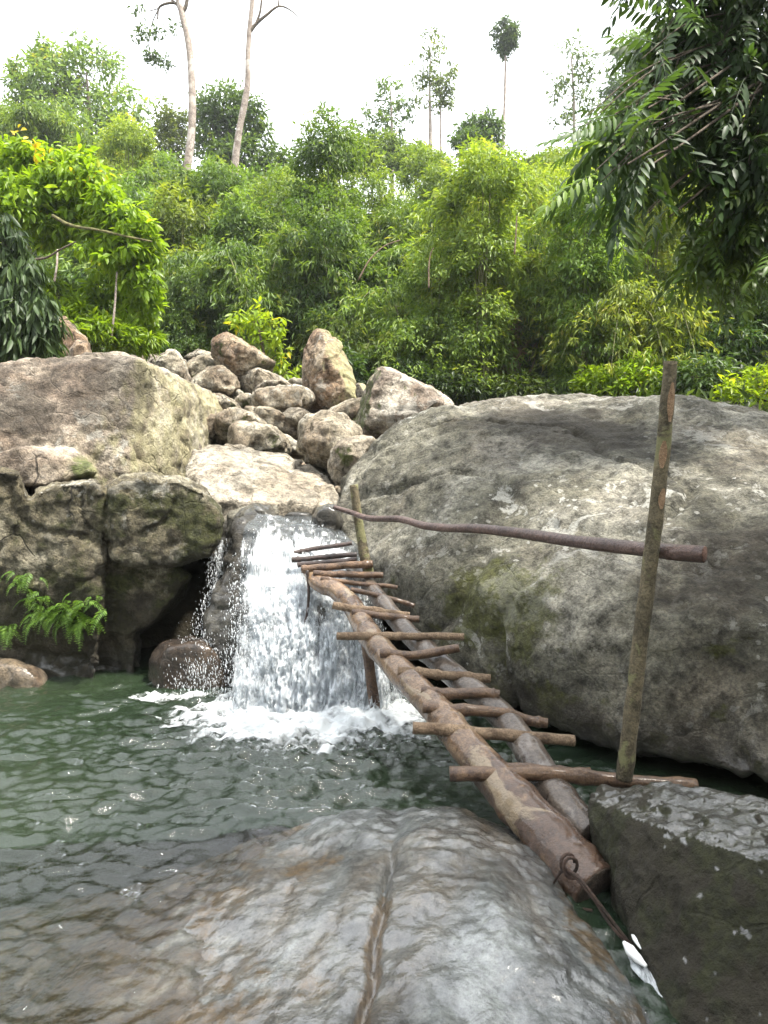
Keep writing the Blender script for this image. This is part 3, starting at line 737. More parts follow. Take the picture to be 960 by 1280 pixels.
def water_white():
    t = NT("white_falling_water")
    c = t.coords(rnd=False)
    n = t.noise(c, 14, 6, 0.7)
    col = t.ramp(n, [(0.3, (0.62, 0.68, 0.72)), (0.6, (0.9, 0.92, 0.94))])
    b = t.n('ShaderNodeBsdfPrincipled', i_Base_Color=col, i_Roughness=0.25, i_Normal=t.bump(t.noise(c, 60, 4, 0.6), 0.5, 0.01))
    tl = t.n('ShaderNodeBsdfTranslucent', i_Color=(0.85, 0.88, 0.9))
    ms = t.n('ShaderNodeMixShader', i_0=0.3, i_1=b.outputs[0], i_2=tl.outputs[0])
    return t.out(ms.outputs[0])
M_WHITE = water_white()
def foam_mat():
    t = NT("thin_pool_foam")
    c = t.coords(rnd=False)
    mp = t.n('ShaderNodeMapping', i_Vector=c); mp.inputs['Scale'].default_value = (10, 24, 10)
    n = t.noise(mp.outputs[0], 1.0, 7, 0.72, 0.6)
    bub = t.n('ShaderNodeTexVoronoi', i_Vector=c, i_Scale=38.0).outputs['Distance']
    cov = t.mr(t.math('ADD', t.math('ADD', t.attr('dens'), t.math('MULTIPLY', n, 1.0)), t.math('MULTIPLY', bub, -0.35)), 0.9, 1.5)
    b = t.n('ShaderNodeBsdfDiffuse', i_Color=(0.66, 0.69, 0.70), i_Normal=t.bump(n, 0.9, 0.02))
    tr = t.n('ShaderNodeBsdfTransparent')
    return t.out(t.n('ShaderNodeMixShader', i_0=cov, i_1=tr.outputs[0], i_2=b.outputs[0]).outputs[0])
M_FOAM = foam_mat()
def streak_mat():
    t = NT("streaked_falling_water")
    c = t.coords(rnd=False)
    st = t.n('ShaderNodeMapping', i_Vector=c); st.inputs['Scale'].default_value = (17, 5, 2.4)
    n1 = t.noise(st.outputs[0], 1.0, 7, 0.68, 0.6)
    st2 = t.n('ShaderNodeMapping', i_Vector=c); st2.inputs['Scale'].default_value = (70, 24, 12)
    n2 = t.noise(st2.outputs[0], 1.0, 5, 0.7, 0.5)
    n = t.math('ADD', t.math('MULTIPLY', n1, .62), t.math('MULTIPLY', n2, .38))
    cov = t.mr(t.math('ADD', n, t.math('MULTIPLY', t.attr('tint'), .34)), 0.57, 0.73)
    b = t.n('ShaderNodeBsdfPrincipled', i_Base_Color=(0.80, 0.84, 0.87), i_Roughness=0.3, i_Normal=t.bump(n, 0.9, 0.04))
    tl = t.n('ShaderNodeBsdfTranslucent', i_Color=(0.8, 0.84, 0.87))
    w = t.n('ShaderNodeMixShader', i_0=0.3, i_1=b.outputs[0], i_2=tl.outputs[0])
    tr = t.n('ShaderNodeBsdfTransparent')
    return t.out(t.n('ShaderNodeMixShader', i_0=cov, i_1=tr.outputs[0], i_2=w.outputs[0]).outputs[0])
M_STREAK = streak_mat()
def clear_water():
    t = NT("clear_running_water")
    c = t.coords(rnd=False)
    nrm = t.bump(t.noise(c, 26, 5, 0.65), 0.6, 0.02)
    tr = t.n('ShaderNodeBsdfTransparent', i_Color=(0.86, 0.89, 0.9))
    df = t.n('ShaderNodeBsdfDiffuse', i_Color=(0.5, 0.55, 0.58))
    bd = t.n('ShaderNodeMixShader', i_0=0.07, i_1=tr.outputs[0], i_2=df.outputs[0])
    gl = t.n('ShaderNodeBsdfGlossy', i_Roughness=0.08, i_Normal=nrm)
    fr_ = t.n('ShaderNodeFresnel', i_IOR=1.34, i_Normal=nrm)
    ms = t.n('ShaderNodeMixShader', i_0=fr_.outputs[0], i_1=bd.outputs[0], i_2=gl.outputs[0])
    return t.out(ms.outputs[0])
M_CLEAR = clear_water()

def sheet(prof, nu, nv, wid, thr, amp, sd, fu=9.0, fv=3.5, lift=0.0):
    """ragged sheet of falling water. prof: rows of (left point, right point) from the lip to the pool"""
    prof = np.array(prof)
    Lp, Rp = spline(prof[:, 0], nv), spline(prof[:, 1], nv)
    u = np.linspace(0, 1, nu)[None, :, None]
    G = Lp[:, None, :] * (1 - u) + Rp[:, None, :] * u
    fl = G.reshape(-1, 3)
    s = np.linspace(0, 1, nv)[:, None].repeat(nu, 1).ravel()
    uu = np.linspace(0, 1, nu)[None, :].repeat(nv, 0).ravel()
    q = np.stack([fl[:, 0] * fu, fl[:, 2] * fv + fl[:, 1] * 2, np.full(len(fl), sd)], -1)
    n1 = fbm(q, 4, 0.6)
    q2 = np.stack([fl[:, 0] * 30, fl[:, 2] * 8 + fl[:, 1] * 3, np.full(len(fl), sd + 5)], -1)
    n2 = fbm(q2, 3, 0.6)
    dens = n1 + 0.65 * n2
    edge = np.minimum(uu, 1 - uu)
    keep = dens + sstep(0.0, 0.16, edge) * 0.5 - 0.5 > thr(s, uu)
    dsp = amp * (0.7 * n1 + 0.8 * n2) * (0.35 + 0.65 * s) + lift
    fl = fl + np.array((0, -1.0, 0.35))[None] * dsp[:, None]
    i = (np.arange(nv - 1)[:, None] * nu + np.arange(nu - 1)[None, :]).ravel()
    qd = np.stack([i, i + nu, i + nu + 1, i + 1], -1)
    k = keep[qd].sum(1) >= 3
    qd = qd[k]
    used = np.unique(qd)
    mp = np.full(len(fl), -1); mp[used] = np.arange(len(used))
    sheet.s = s[used]; sheet.u = uu[used]
    # water runs over the stone, never inside it
    bvh = BVHTree.FromObject(LEDGE, bpy.context.evaluated_depsgraph_get()); o_ = np.array(LEDGE.location)
    out = fl[used].copy()
    for k in np.nonzero(sheet.s < 0.62)[0]:
        p = out[k] - o_
        h = bvh.ray_cast(Vector((p[0], p[1], 5.0)), Vector((0, 0, -1)))
        if h[0] is not None and h[0].z + 0.012 + lift * .4 > p[2]:
            out[k, 2] = h[0].z + 0.012 + lift * .4 + o_[2]
    return out, mp[qd]
PROF = [(P(330, 652, 5.95), P(398, 652, 6.15)), (P(322, 668, 5.85), P(432, 680, 5.85)), (P(306, 694, 5.58), P(452, 706, 5.6)), (P(302, 728, 5.40), P(462, 735, 5.42)),
        (P(298, 775, 5.12), P(478, 780, 5.18)), (P(296, 830, 4.92), P(496, 830, 4.98)), (P(290, 900, 4.70), P(505, 895, 4.74))]
g = Geo()
for sd, th, am, lf in ((1.3, -9, 0.05, 0.02), (4.4, -9, 0.07, 0.05), (7.7, -9, 0.09, 0.08), (15.1, -9, 0.12, 0.11)):
    v, qd = sheet(PROF, 210, 260, 1, lambda s, u, th=th: th + 0.40 * sstep(0.42, 0.12, s) + 0.25 * sstep(.72, 1.0, u) - 0.35 * sstep(.88, 1.0, s), am, sd, lift=lf)
    ss, us = sheet.s, sheet.u
    ed = np.minimum(us, 1 - us)
    g.add(v, q=qd, a=.10 + .60 * sstep(.20, .50, ss) + .42 * fbm(v * np.array((7, 3, 3.2)) + lf * 70, 3) + .3 * sstep(.7, 1, ss) - .45 * sstep(.16, 0, ed) - .25 * sstep(.75, 1, us) - .35 * abs(lf - .02) / .09)
# side trickle
TR = [(P(268, 672, 5.9), P(284, 672, 5.9)), (P(266, 700, 5.7), P(282, 700, 5.7)), (P(256, 760, 5.45), P(276, 760, 5.45)), (P(236, 810, 5.22), P(276, 815, 5.2)), (P(222, 862, 5.08), P(286, 868, 5.05))]
v, qd = sheet(TR, 60, 200, 1, lambda s, u: -9 + 0 * s, 0.04, 31.0, 16, 4)
g.add(v, q=qd, a=.28 - .75 * sstep(.35, .0, np.minimum(sheet.u, 1 - sheet.u)) - .25 * sstep(.3, .7, sheet.s))
wf = g.obj("waterfall", M_STREAK, origin=P(380, 890, 4.75))
tag(wf, "white waterfall tumbling over the dark ledge into the pool", kind='structure')
# clear film under the white and the running water above the lip
v, qd = sheet(PROF, 80, 120, 1, lambda s, u: -9 + 0 * s, 0.03, 3.3, lift=0.0)
o = obj("falling_water_film", v, [qd], M_CLEAR); tag(o, "clear film of water running over the ledge under the white water", kind='structure')
ST = [(P(345, 640, 6.9), P(398, 640, 6.9)), (P(336, 648, 6.3), P(402, 648, 6.3)), (P(318, 664, 5.9), P(436, 672, 5.9)), (P(306, 690, 5.6), P(450, 700, 5.62))]
v, qd = sheet(ST, 120, 90, 1, lambda s, u: -9 + 0 * s, 0.04, 9.3, 8, 4, lift=0.02)
o = obj("stream_water", v, [qd], M_CLEAR); tag(o, "clear stream water sliding to the lip of the fall", kind='structure')

# splashing drops
def drops(n, gen):
    V, T = [], []
    oc = np.array([(1, 0, 0), (-1, 0, 0), (0, 1, 0), (0, -1, 0), (0, 0, 1), (0, 0, -1)], float)
    tr = np.array([(0, 2, 4), (2, 1, 4), (1, 3, 4), (3, 0, 4), (2, 0, 5), (1, 2, 5), (3, 1, 5), (0, 3, 5)])
    c, r, st = gen(n)
    V = c[:, None, :] + oc[None] * r[:, None, None] * np.stack([np.ones(n), np.ones(n), st], -1)[:, None, :]
    T = tr[None] + (np.arange(n) * 6)[:, None, None]
    return V.reshape(-1, 3), T.reshape(-1, 3)
pr = np.array(PROF)
def gen_fall(n):
    s = R.beta(2.2, 1.3, n); u = R.uniform(-0.06, 1.0, n)
    m = R.rand(n) < 0.22; u[m] = R.normal(0.03, 0.05, m.sum())
    Lp, Rp = spline(pr[:, 0], 200), spline(pr[:, 1], 200)
    k = (s * 199).astype(int)
    c = Lp[k] * (1 - u[:, None]) + Rp[k] * u[:, None]
    c = c + np.stack([R.normal(0, .02, n), -np.abs(R.normal(.10, .06, n)), R.normal(.02, .03, n)], -1)
    return c, .0009 + .0028 * R.rand(n) ** 2.2, R.uniform(1.2, 6, n)
def gen_tr(n):
    t = np.array(TR); s = R.rand(n) ** 0.7; u = R.normal(.5, .38, n)
    k = (s * 199).astype(int)
    Lp, Rp = spline(t[:, 0], 200), spline(t[:, 1], 200)
    c = Lp[k] * (1 - u[:, None]) + Rp[k] * u[:, None] + np.stack([R.normal(0, .02, n), -np.abs(R.normal(.03, .05, n)), np.zeros(n)], -1)
    return c, .0009 + .0022 * R.rand(n) ** 2, R.uniform(1.2, 7, n)
def gen_base(n):
    a = R.uniform(0, 1, n); c = P(285, 895, 4.72)[None] * (1 - a[:, None]) + P(515, 895, 4.72)[None] * a[:, None]
    c = c + np.stack([R.normal(0, .08, n), R.normal(-.1, .14, n), np.abs(R.normal(.0, .09, n))], -1)
    c[:, 2] = np.abs(c[:, 2]) + .01
    return c, .0009 + .0024 * R.rand(n) ** 2, R.uniform(.8, 1.6, n)
g = Geo()
for n, ge in ((5500, gen_fall), (2200, gen_tr), (3800, gen_base)):
    v, tt = drops(n, ge); g.add(v, t=tt)
sp = g.obj("spray", M_WHITE, origin=P(380, 890, 4.75)); tag(sp, "white drops of spray around the waterfall", kind='stuff')

# foam on the pool at the foot of the fall
def build_foam():
    gx = np.arange(-2.2, 1.0, 0.012); gy = np.arange(3.2, 5.35, 0.012)
    X, Y = np.meshgrid(gx, gy)
    x, y = X.ravel(), Y.ravel()
    d = np.hypot((x + 0.46) / 1.3, (y - 4.62) / 0.85)
    d2 = np.hypot((x + 1.45) / 0.42, (y - 5.0) / 0.16)
    base = np.maximum(sstep(1.0, 0.25, d), sstep(1.0, .2, d2) * .75)
    q = np.stack([x * 7, y * 13, np.full(len(x), 3.3)], -1)
    n = fbm(q, 4, 0.62)
    dens = base * 1.35 + n * 0.6
    fl = fbm(np.stack([x * 9 + 4, y * 22, np.full(len(x), 9.1)], -1), 3, 0.6)
    keep = (base > 0.03)
    z = wave(X, Y).ravel() + 0.003 + np.clip(dens - 0.55, 0, 1) * 0.035 * base + np.abs(fl) * 0.010 * base
    nx, ny = len(gx), len(gy)
    i = (np.arange(ny - 1)[:, None] * nx + np.arange(nx - 1)[None, :]).ravel()
    qd = np.stack([i, i + 1, i + nx + 1, i + nx], -1)
    qd = qd[keep[qd].all(1)]
    V = np.stack([x, y, z], -1)
    used = np.unique(qd); mp = np.full(len(V), -1); mp[used] = np.arange(len(used))
    o = obj("foam", V[used], [mp[qd]], M_FOAM, attrs={'dens': dens[used]}); tag(o, "white foam on the pool at the foot of the fall", kind='stuff')
build_foam()

# ------------------------------------------------------------------ log footbridge (ladder of rungs on two logs)
M_LOG = bark_mat("peeling_log_bark", (0.10, 0.052, 0.026), (0.35, 0.225, 0.125), 1.0, 0.5, (0.40, 0.32, 0.21), 0.3, (0.105, 0.058, 0.034))
M_LOG2 = bark_mat("grey_wet_log_bark", (0.06, 0.042, 0.03), (0.19, 0.15, 0.115), 1.0, 0.5, (0.27, 0.24, 0.215), 0.3)
M_STICK = bark_mat("brown_stick_bark", (0.075, 0.038, 0.021), (0.24, 0.145, 0.08), 1.5, 0.7, None, 0.2)
M_STICK_DK = bark_mat("dark_damp_stick_bark", (0.03, 0.018, 0.015), (0.10, 0.062, 0.05), 1.5, 0.65, None, 0.2)
M_STICK_LT = bark_mat("pale_stick_bark", (0.11, 0.07, 0.042), (0.28, 0.20, 0.13), 1.5, 0.75)
M_POST = bark_mat("mossy_post_bark", (0.05, 0.042, 0.025), (0.17, 0.14, 0.085), 1.2, 0.85, (0.19, 0.19, 0.085))
M_PURP = bark_mat("smooth_purple_brown_pole", (0.075, 0.042, 0.036), (0.19, 0.12, 0.10), 1.0, 0.55, None, 0.15)
M_WOOD = bark_mat("cut_red_wood", (0.10, 0.045, 0.03), (0.22, 0.11, 0.07), 2.0, 0.6)
M_ROPE = bark_mat("rusty_wire_rope", (0.03, 0.02, 0.015), (0.10, 0.06, 0.045), 4.0, 0.6)

bridge = empty("log_footbridge", P(745, 1120, 2.75))
tag(bridge, "wooden ladder bridge of round rungs on two logs in front of the waterfall", "footbridge")
def persp(p0, Y0, p1, Y1, q):
    t = (q[1] - p0[1]) / (p1[1] - p0[1])
    return 1.0 / ((1 - t) / Y0 + t / Y1)
L1a, L1b = ((396, 722), 5.15), ((746, 1108), 2.74)
L2a, L2b = ((452, 722), 5.2), ((738, 1045), 2.98)
def logY(k, q): return persp(L1a[0], L1a[1], L1b[0], L1b[1], q) if k == 1 else persp(L2a[0], L2a[1], L2b[0], L2b[1], q)
def plog(k, px): return [P(x, y, logY(k, (x, y))) for x, y in px]
l1 = plog(1, [(388, 716), (397, 728), (420, 738), (440, 757), (460, 792), (488, 826), (518, 858), (548, 890), (572, 920), (600, 952), (640, 996), (690, 1050), (746, 1112)])
r1 = [.050, .058, .062, .068, .070, .074, .078, .078, .082, .086, .094, .102, .106]
def log_obj(name, pts, rad, n, mat, sides=22, rough=.05, fr=5, seed=0., knots=0, parent=None, cutmat=None):
    path = spline(pts, n); rr = np.interp(np.linspace(0, 1, n), np.linspace(0, 1, len(rad)), rad)
    rr = rr * (1 + 0.02 * fbm(np.stack([np.linspace(0, 9, n), np.zeros(n) + seed, np.zeros(n)], -1), 2))
    for _ in range(knots):
        k = R.randint(3, n - 3); rr += rr * R.uniform(.05, .14) * np.exp(-((np.arange(n) - k) / (n * .012)) ** 2)
    v, q, t = tube(path, rr, sides, rough, fr, seed)
    st = np.repeat(sstep(.70, .78, np.linspace(0, 1, n)), sides)
    o = obj(name, v, [q, t], mat, parent, attrs={'strip': np.concatenate([st, [0, 1]])})
    return o, path, rr
o1, p1, rr1 = log_obj("log", l1, r1, 190, M_LOG, 26, .05, 9, 1.0, 8, bridge); o1['label'] = "thick left log with peeling reddish brown bark"
# cut end face
k = len(p1) - 1; ax = (p1[k] - p1[k - 1]); ax /= np.linalg.norm(ax)
v, q, t = tube(np.array([p1[k] + ax * .001, p1[k] + ax * .006]), [rr1[k] * .99, rr1[k] * .96], 26, .05, 6, 1.0)
obj("cut_end", v, [q, t], bark_mat("dark_wet_end_grain", (0.03, 0.022, 0.016), (0.09, 0.065, 0.045), 3.0, 0.7), o1)
l2 = plog(2, [(438, 708), (455, 724), (478, 753), (505, 786), (535, 815), (575, 851), (620, 888), (655, 930), (675, 962), (705, 1005), (740, 1046)])
o2, p2, rr2 = log_obj("log", l2, [.045, .052, .056, .060, .064, .068, .07, .072, .074, .076, .076], 150, M_LOG2, 22, .05, 6, 5.0, 6, bridge); o2['label'] = "greyer right log lying in the shade"
RUNGS = [([(361, 692), (395, 686), (440, 679)], .020, M_STICK_DK), ([(365, 700), (400, 697), (446, 693)], .022, M_STICK_DK), ([(372, 706), (410, 703), (446, 700)], .022, M_STICK_DK),
  ([(377, 712), (420, 708), (466, 705)], .030, M_STICK), ([(392, 717), (430, 718), (479, 719)], .026, M_STICK), ([(401, 723), (450, 729), (497, 735)], .019, M_STICK),
  ([(438, 737), (478, 746), (518, 757)], .020, M_STICK), ([(416, 757), (460, 763), (512, 770)], .028, M_STICK_LT), ([(440, 765), (480, 770), (524, 774)], .026, M_STICK),
  ([(421, 795), (500, 795), (580, 796)], .026, M_STICK_LT), ([(475, 817), (520, 819), (574, 810)], .030, M_STICK), ([(497, 839), (550, 843), (613, 848)], .030, M_STICK_LT),
  ([(526, 864), (560, 868), (600, 866), (624, 869)], .034, M_STICK), ([(528, 885), (560, 886), (632, 891), (660, 900), (684, 904)], .031, M_STICK),
  ([(516, 909), (600, 916), (718, 926)], .033, M_STICK_LT), ([(604, 956), (640, 960), (738, 966)], .026, M_STICK), ([(562, 968), (640, 966), (720, 970), (800, 978), (870, 982)], .037, M_STICK)]
for k, (px, rd, mt) in enumerate(RUNGS):
    # depth of the rung: on top of the logs where it crosses them
    mid = px[len(px) // 2]
    Yl = None
    xs = np.array([p[0] for p in px]); ys = np.array([p[1] for p in px])
    la = np.array([(388, 716), (397, 728), (420, 738), (440, 757), (460, 792), (488, 826), (518, 858), (548, 890), (572, 920), (600, 952), (640, 996)], float)
    dmin = 1e9
    for x, y in spline(np.array(px, float), 40):
        dd = np.hypot(la[:, 0] - x, la[:, 1] - y + 8).min()
        if dd < dmin: dmin = dd; cross = (x, y + 8)
    Yl = logY(1, cross) - 0.035
    n = 44
    path = spline([P(x, y, Yl - 0.02 * (i / (len(px) - 1))) for i, (x, y) in enumerate(px)], n)
    path = path + np.stack([np.zeros(n), np.zeros(n), .006 * fbm(np.stack([np.linspace(0, 3, n), np.full(n, k * 3.1), np.zeros(n)], -1), 2)], -1)
    rr = np.linspace(rd * .98, rd * .92, n) * .92
    for _ in range(3):
        kk = R.randint(2, n - 2); rr = rr + rd * R.uniform(.08, .25) * np.exp(-((np.arange(n) - kk) / 1.3) ** 2)
    v, q, t = tube(path, rr, 12, .10, 14, k * 2.7)
    ob = obj("rung", v, [q, t], mt, bridge)
v, q, t = tube(spline([P(456, 792, 4.66), P(464, 850, 4.66), P(473, 915, 4.64)], 40), np.linspace(.033, .037, 40), 14, .06, 8, 3)
obj("support_post", v, [q, t], M_STICK, bridge)

rail = empty("handrail", P(780, 972, 3.12)); tag(rail, "crooked pole handrail on two wooden posts beside the footbridge", "handrail")
pp = spline([P(780, 974, 3.12), P(790, 890, 3.12), P(803, 780, 3.11), P(818, 660, 3.1), P(830, 550, 3.1), P(838, 452, 3.1)], 110)
v, q, t = tube(pp, np.linspace(.036, .028, 110), 16, .09, 9, 7)
po = obj("post", v, [q, t], M_POST, rail); po['label'] = "tall mossy right post with chipped bark"
for a, b, an in ((92, 104, .2), (80, 88, -.3), (70, 76, .25)):                      # chipped pale spots near its top
    kk = np.arange(a, b); V = []
    for i in kk:
        s = (i - a) / (b - 1 - a); w = math.sin(max(.05, min(.95, s)) * math.pi) ** .6 * .55
        for j in range(5):
            th = an + (j / 4 - .5) * 2 * w
            V.append(pp[i] + np.array((math.sin(th), -math.cos(th), 0)) * (.036 - .008 * i / 110 + .0015))
    m = len(kk); i = (np.arange(m - 1)[:, None] * 5 + np.arange(4)[None, :]).ravel()
    obj("bark_chip", V, [np.stack([i, i + 1, i + 6, i + 5], -1)], bark_mat("chipped_orange_wood", (0.25, 0.15, 0.08), (0.42, 0.28, 0.17), 3, .8), po)
v, q, t = tube(spline([P(442, 606, 5.2), P(448, 650, 5.2), P(455, 690, 5.18), P(461, 718, 5.16)], 50), np.linspace(.030, .040, 50), 14, .07, 9, 11)
obj("post", v, [q, t], M_POST, rail)['label'] = "short far post at the top of the bridge"
rp = spline([P(417, 634, 5.16), P(440, 641, 5.12), P(462, 648, 5.0), P(500, 649, 4.75), P(530, 657, 4.55), P(560, 660, 4.4), P(600, 661, 4.2), P(660, 668, 3.9), P(720, 677, 3.6), P(790, 685, 3.3), P(840, 690, 3.1), P(880, 693, 3.02)], 150)
rrp = np.linspace(.017, .036, 150) * (1 + .06 * fbm(np.stack([np.linspace(0, 12, 150), np.zeros(150), np.zeros(150)], -1), 2))
v, q, t = tube(rp, rrp, 16, .05, 8, 13)
ro = obj("rail", v, [q, t], M_PURP, rail)
ax = rp[-1] - rp[-2]; ax /= np.linalg.norm(ax)
v, q, t = tube(np.array([rp[-1] + ax * .001, rp[-1] + ax * .005]), [rrp[-1] * 1.0, rrp[-1] * .93], 16, .04, 8, 13)
obj("cut_end", v, [q, t], M_WOOD, ro)

# rope tied round the log end and the white plastic in the channel
rope = empty("rope", P(760, 1140, 2.6)); tag(rope, "thin rusty wire looped on the log end and trailing into the water", "rope")
def strand(name, pts, rad, n=60):
    v, q, t = tube(spline(pts, n), rad, 7, .08, 40, R.rand() * 9); obj(name, v, [q, t], M_ROPE, rope)
c0 = P(707, 1074, 2.68)
th = np.linspace(0, 2 * math.pi * 1.9, 26)
strand("loop", [c0 + np.array((math.cos(a) * .028 + .004 * a / 6, -.02 - .004 * a, math.sin(a) * .036)) for a in th], .0065, 90)
strand("strand", [P(705, 1084, 2.64), P(724, 1098, 2.56), P(748, 1128, 2.5), P(772, 1160, 2.45), P(800, 1196, 2.40)], .006)
strand("strand", [P(700, 1088, 2.66), P(716, 1094, 2.6), P(742, 1124, 2.52), P(762, 1155, 2.46), P(786, 1182, 2.42)], .0055)
strand("strand", [P(705, 1086, 2.66), P(694, 1100, 2.72), P(690, 1118, 2.74), P(712, 1132, 2.70), P(740, 1138, 2.64)], .005)
M_PLASTIC = NT("white_plastic"); _b = M_PLASTIC.n('ShaderNodeBsdfPrincipled', i_Base_Color=(0.82, 0.83, 0.82), i_Roughness=0.4); M_PLASTIC = M_PLASTIC.out(_b.outputs[0])
def blob(pts, rad, rough=.25):
    n = 26; return tube(spline(pts, n), np.interp(np.linspace(0, 1, n), np.linspace(0, 1, len(rad)), rad), 14, rough, 22, R.rand() * 9)
v, q, t = blob([PZ(780, 1178, .06), PZ(792, 1193, .06), PZ(808, 1208, .05)], [.006, .018, .015, .006], .15)
v2, q2, t2 = blob([PZ(789, 1164, .07), PZ(797, 1178, .065), PZ(806, 1190, .06)], [.004, .010, .008, .004], .15)
g = Geo(); g.add(v, q, t); g.add(v2, q2, t2)
tag(g.obj("plastic_bottle", M_PLASTIC), "small white plastic floats tied to the wire in the narrow channel", "plastic float")
g = Geo()
for px, w in (((798, 1205, 812, 1228, 822, 1248), .03), ((806, 1215, 822, 1240, 838, 1268), .018), ((785, 1195, 800, 1222, 812, 1240), .015)):
    v, q, t = blob([PZ(px[0], px[1], .012), PZ(px[2], px[3], .006), PZ(px[4], px[5], -.004)], [.006, w, w * .8, .004], .4); v[:, 2] = .022 + (v[:, 2] - .004) * .45; g.add(v, q, t)
tag(g.obj("channel_foam", M_STREAK), "white streaks of water trailing behind the plastic float", kind='stuff')
v, q, t = tube(spline([P(384, 713, 5.1), P(386, 740, 5.08), P(384, 765, 5.06), P(380, 783, 5.05)], 40), np.linspace(.012, .007, 40), 8, .1, 9, 3)
tag(obj("strap", v, [q, t], M_STICK_DK), "dark strip hanging from the top rungs in front of the waterfall", "strap")
# ------------------------------------------------------------------ vegetation
M_BAMB = leaf_mat("bamboo_leaf", (0.038, 0.070, 0.016), (0.115, 0.180, 0.034), (0.22, 0.29, 0.055), 0.45, 0.42, (0.24, 0.25, 0.07))
M_TREE = leaf_mat("tree_leaf", (0.032, 0.055, 0.018), (0.075, 0.12, 0.034), (0.13, 0.19, 0.055), 0.42, 0.45)
M_DARK = leaf_mat("dark_leathery_leaf", (0.022, 0.040, 0.015), (0.050, 0.085, 0.028), (0.095, 0.15, 0.045), 0.36, 0.5, (0.14, 0.17, 0.03))
M_BRIGHT = leaf_mat("fresh_bright_leaf", (0.08, 0.14, 0.012), (0.18, 0.29, 0.02), (0.29, 0.40, 0.035), 0.5, 0.4, (0.55, 0.42, 0.03))
M_FERN = leaf_mat("fern_leaf", (0.04, 0.085, 0.014), (0.095, 0.18, 0.03), (0.17, 0.28, 0.05), 0.4, 0.45)
M_DRY = leaf_mat("dry_brown_leaf", (0.07, 0.045, 0.025), (0.17, 0.115, 0.06), (0.30, 0.22, 0.13), 0.25, 0.8)
M_CULM = bark_mat("green_bamboo_culm", (0.08, 0.09, 0.03), (0.22, 0.22, 0.09), 1.0, 0.6)
M_TRUNK = bark_mat("pale_tree_bark", (0.18, 0.14, 0.115), (0.40, 0.34, 0.29), 0.8, 0.85, (0.48, 0.43, 0.38))
M_TRUNKD = bark_mat("dark_tree_bark", (0.045, 0.035, 0.025), (0.14, 0.11, 0.08), 1.0, 0.9)

def unit(v): return v / (np.linalg.norm(v, axis=-1, keepdims=True) + 1e-9)
def leaf_geo(base, d, nrm, L, W, tint, fold=0.25, curl=0.15):
    """simple folded lance-shaped leaves: 4 points, 2 triangles each"""
    d = unit(d); s = unit(np.cross(d, nrm)); n = np.cross(s, d)
    L = L[:, None]; W = W[:, None]
    mid = base + d * L * 0.42
    l = mid + s * W * 0.5 + n * W * fold
    r = mid - s * W * 0.5 + n * W * fold
    tip = base + d * L - n * L * curl
    V = np.stack([base, l, tip, r], 1).reshape(-1, 3)
    k = (np.arange(len(base)) * 4)[:, None]
    T = np.concatenate([k + np.array([0, 2, 1]), k + np.array([0, 3, 2])], 0)
    return V, T, np.repeat(tint, 4)
def leaf_fine(base, d, nrm, L, W, tint, fold=0.2, curl=0.25):
    """8-point leaf with midrib, bent along its length"""
    d = unit(d); s = unit(np.cross(d, nrm)); n = np.cross(s, d)
    L = L[:, None]; W = W[:, None]
    def mp(t): return base + d * L * t - n * L * curl * t * t
    m1, m2, tip = mp(.3), mp(.68), mp(1.0)
    l1, r1 = m1 + s * W * .46 + n * W * fold, m1 - s * W * .46 + n * W * fold
    l2, r2 = m2 + s * W * .42 + n * W * fold, m2 - s * W * .42 + n * W * fold
    V = np.stack([base, m1, m2, tip, l1, l2, r1, r2], 1).reshape(-1, 3)
    k = (np.arange(len(base)) * 8)[:, None]
    tr = [(0, 1, 4), (1, 2, 5), (1, 5, 4), (2, 3, 5), (0, 6, 1), (1, 6, 7), (1, 7, 2), (2, 7, 3)]
    T = np.concatenate([k + np.array(x) for x in tr], 0)
    return V, T, np.repeat(tint, 8)
def rsph(n):
    v = R.normal(size=(n, 3)); return unit(v)

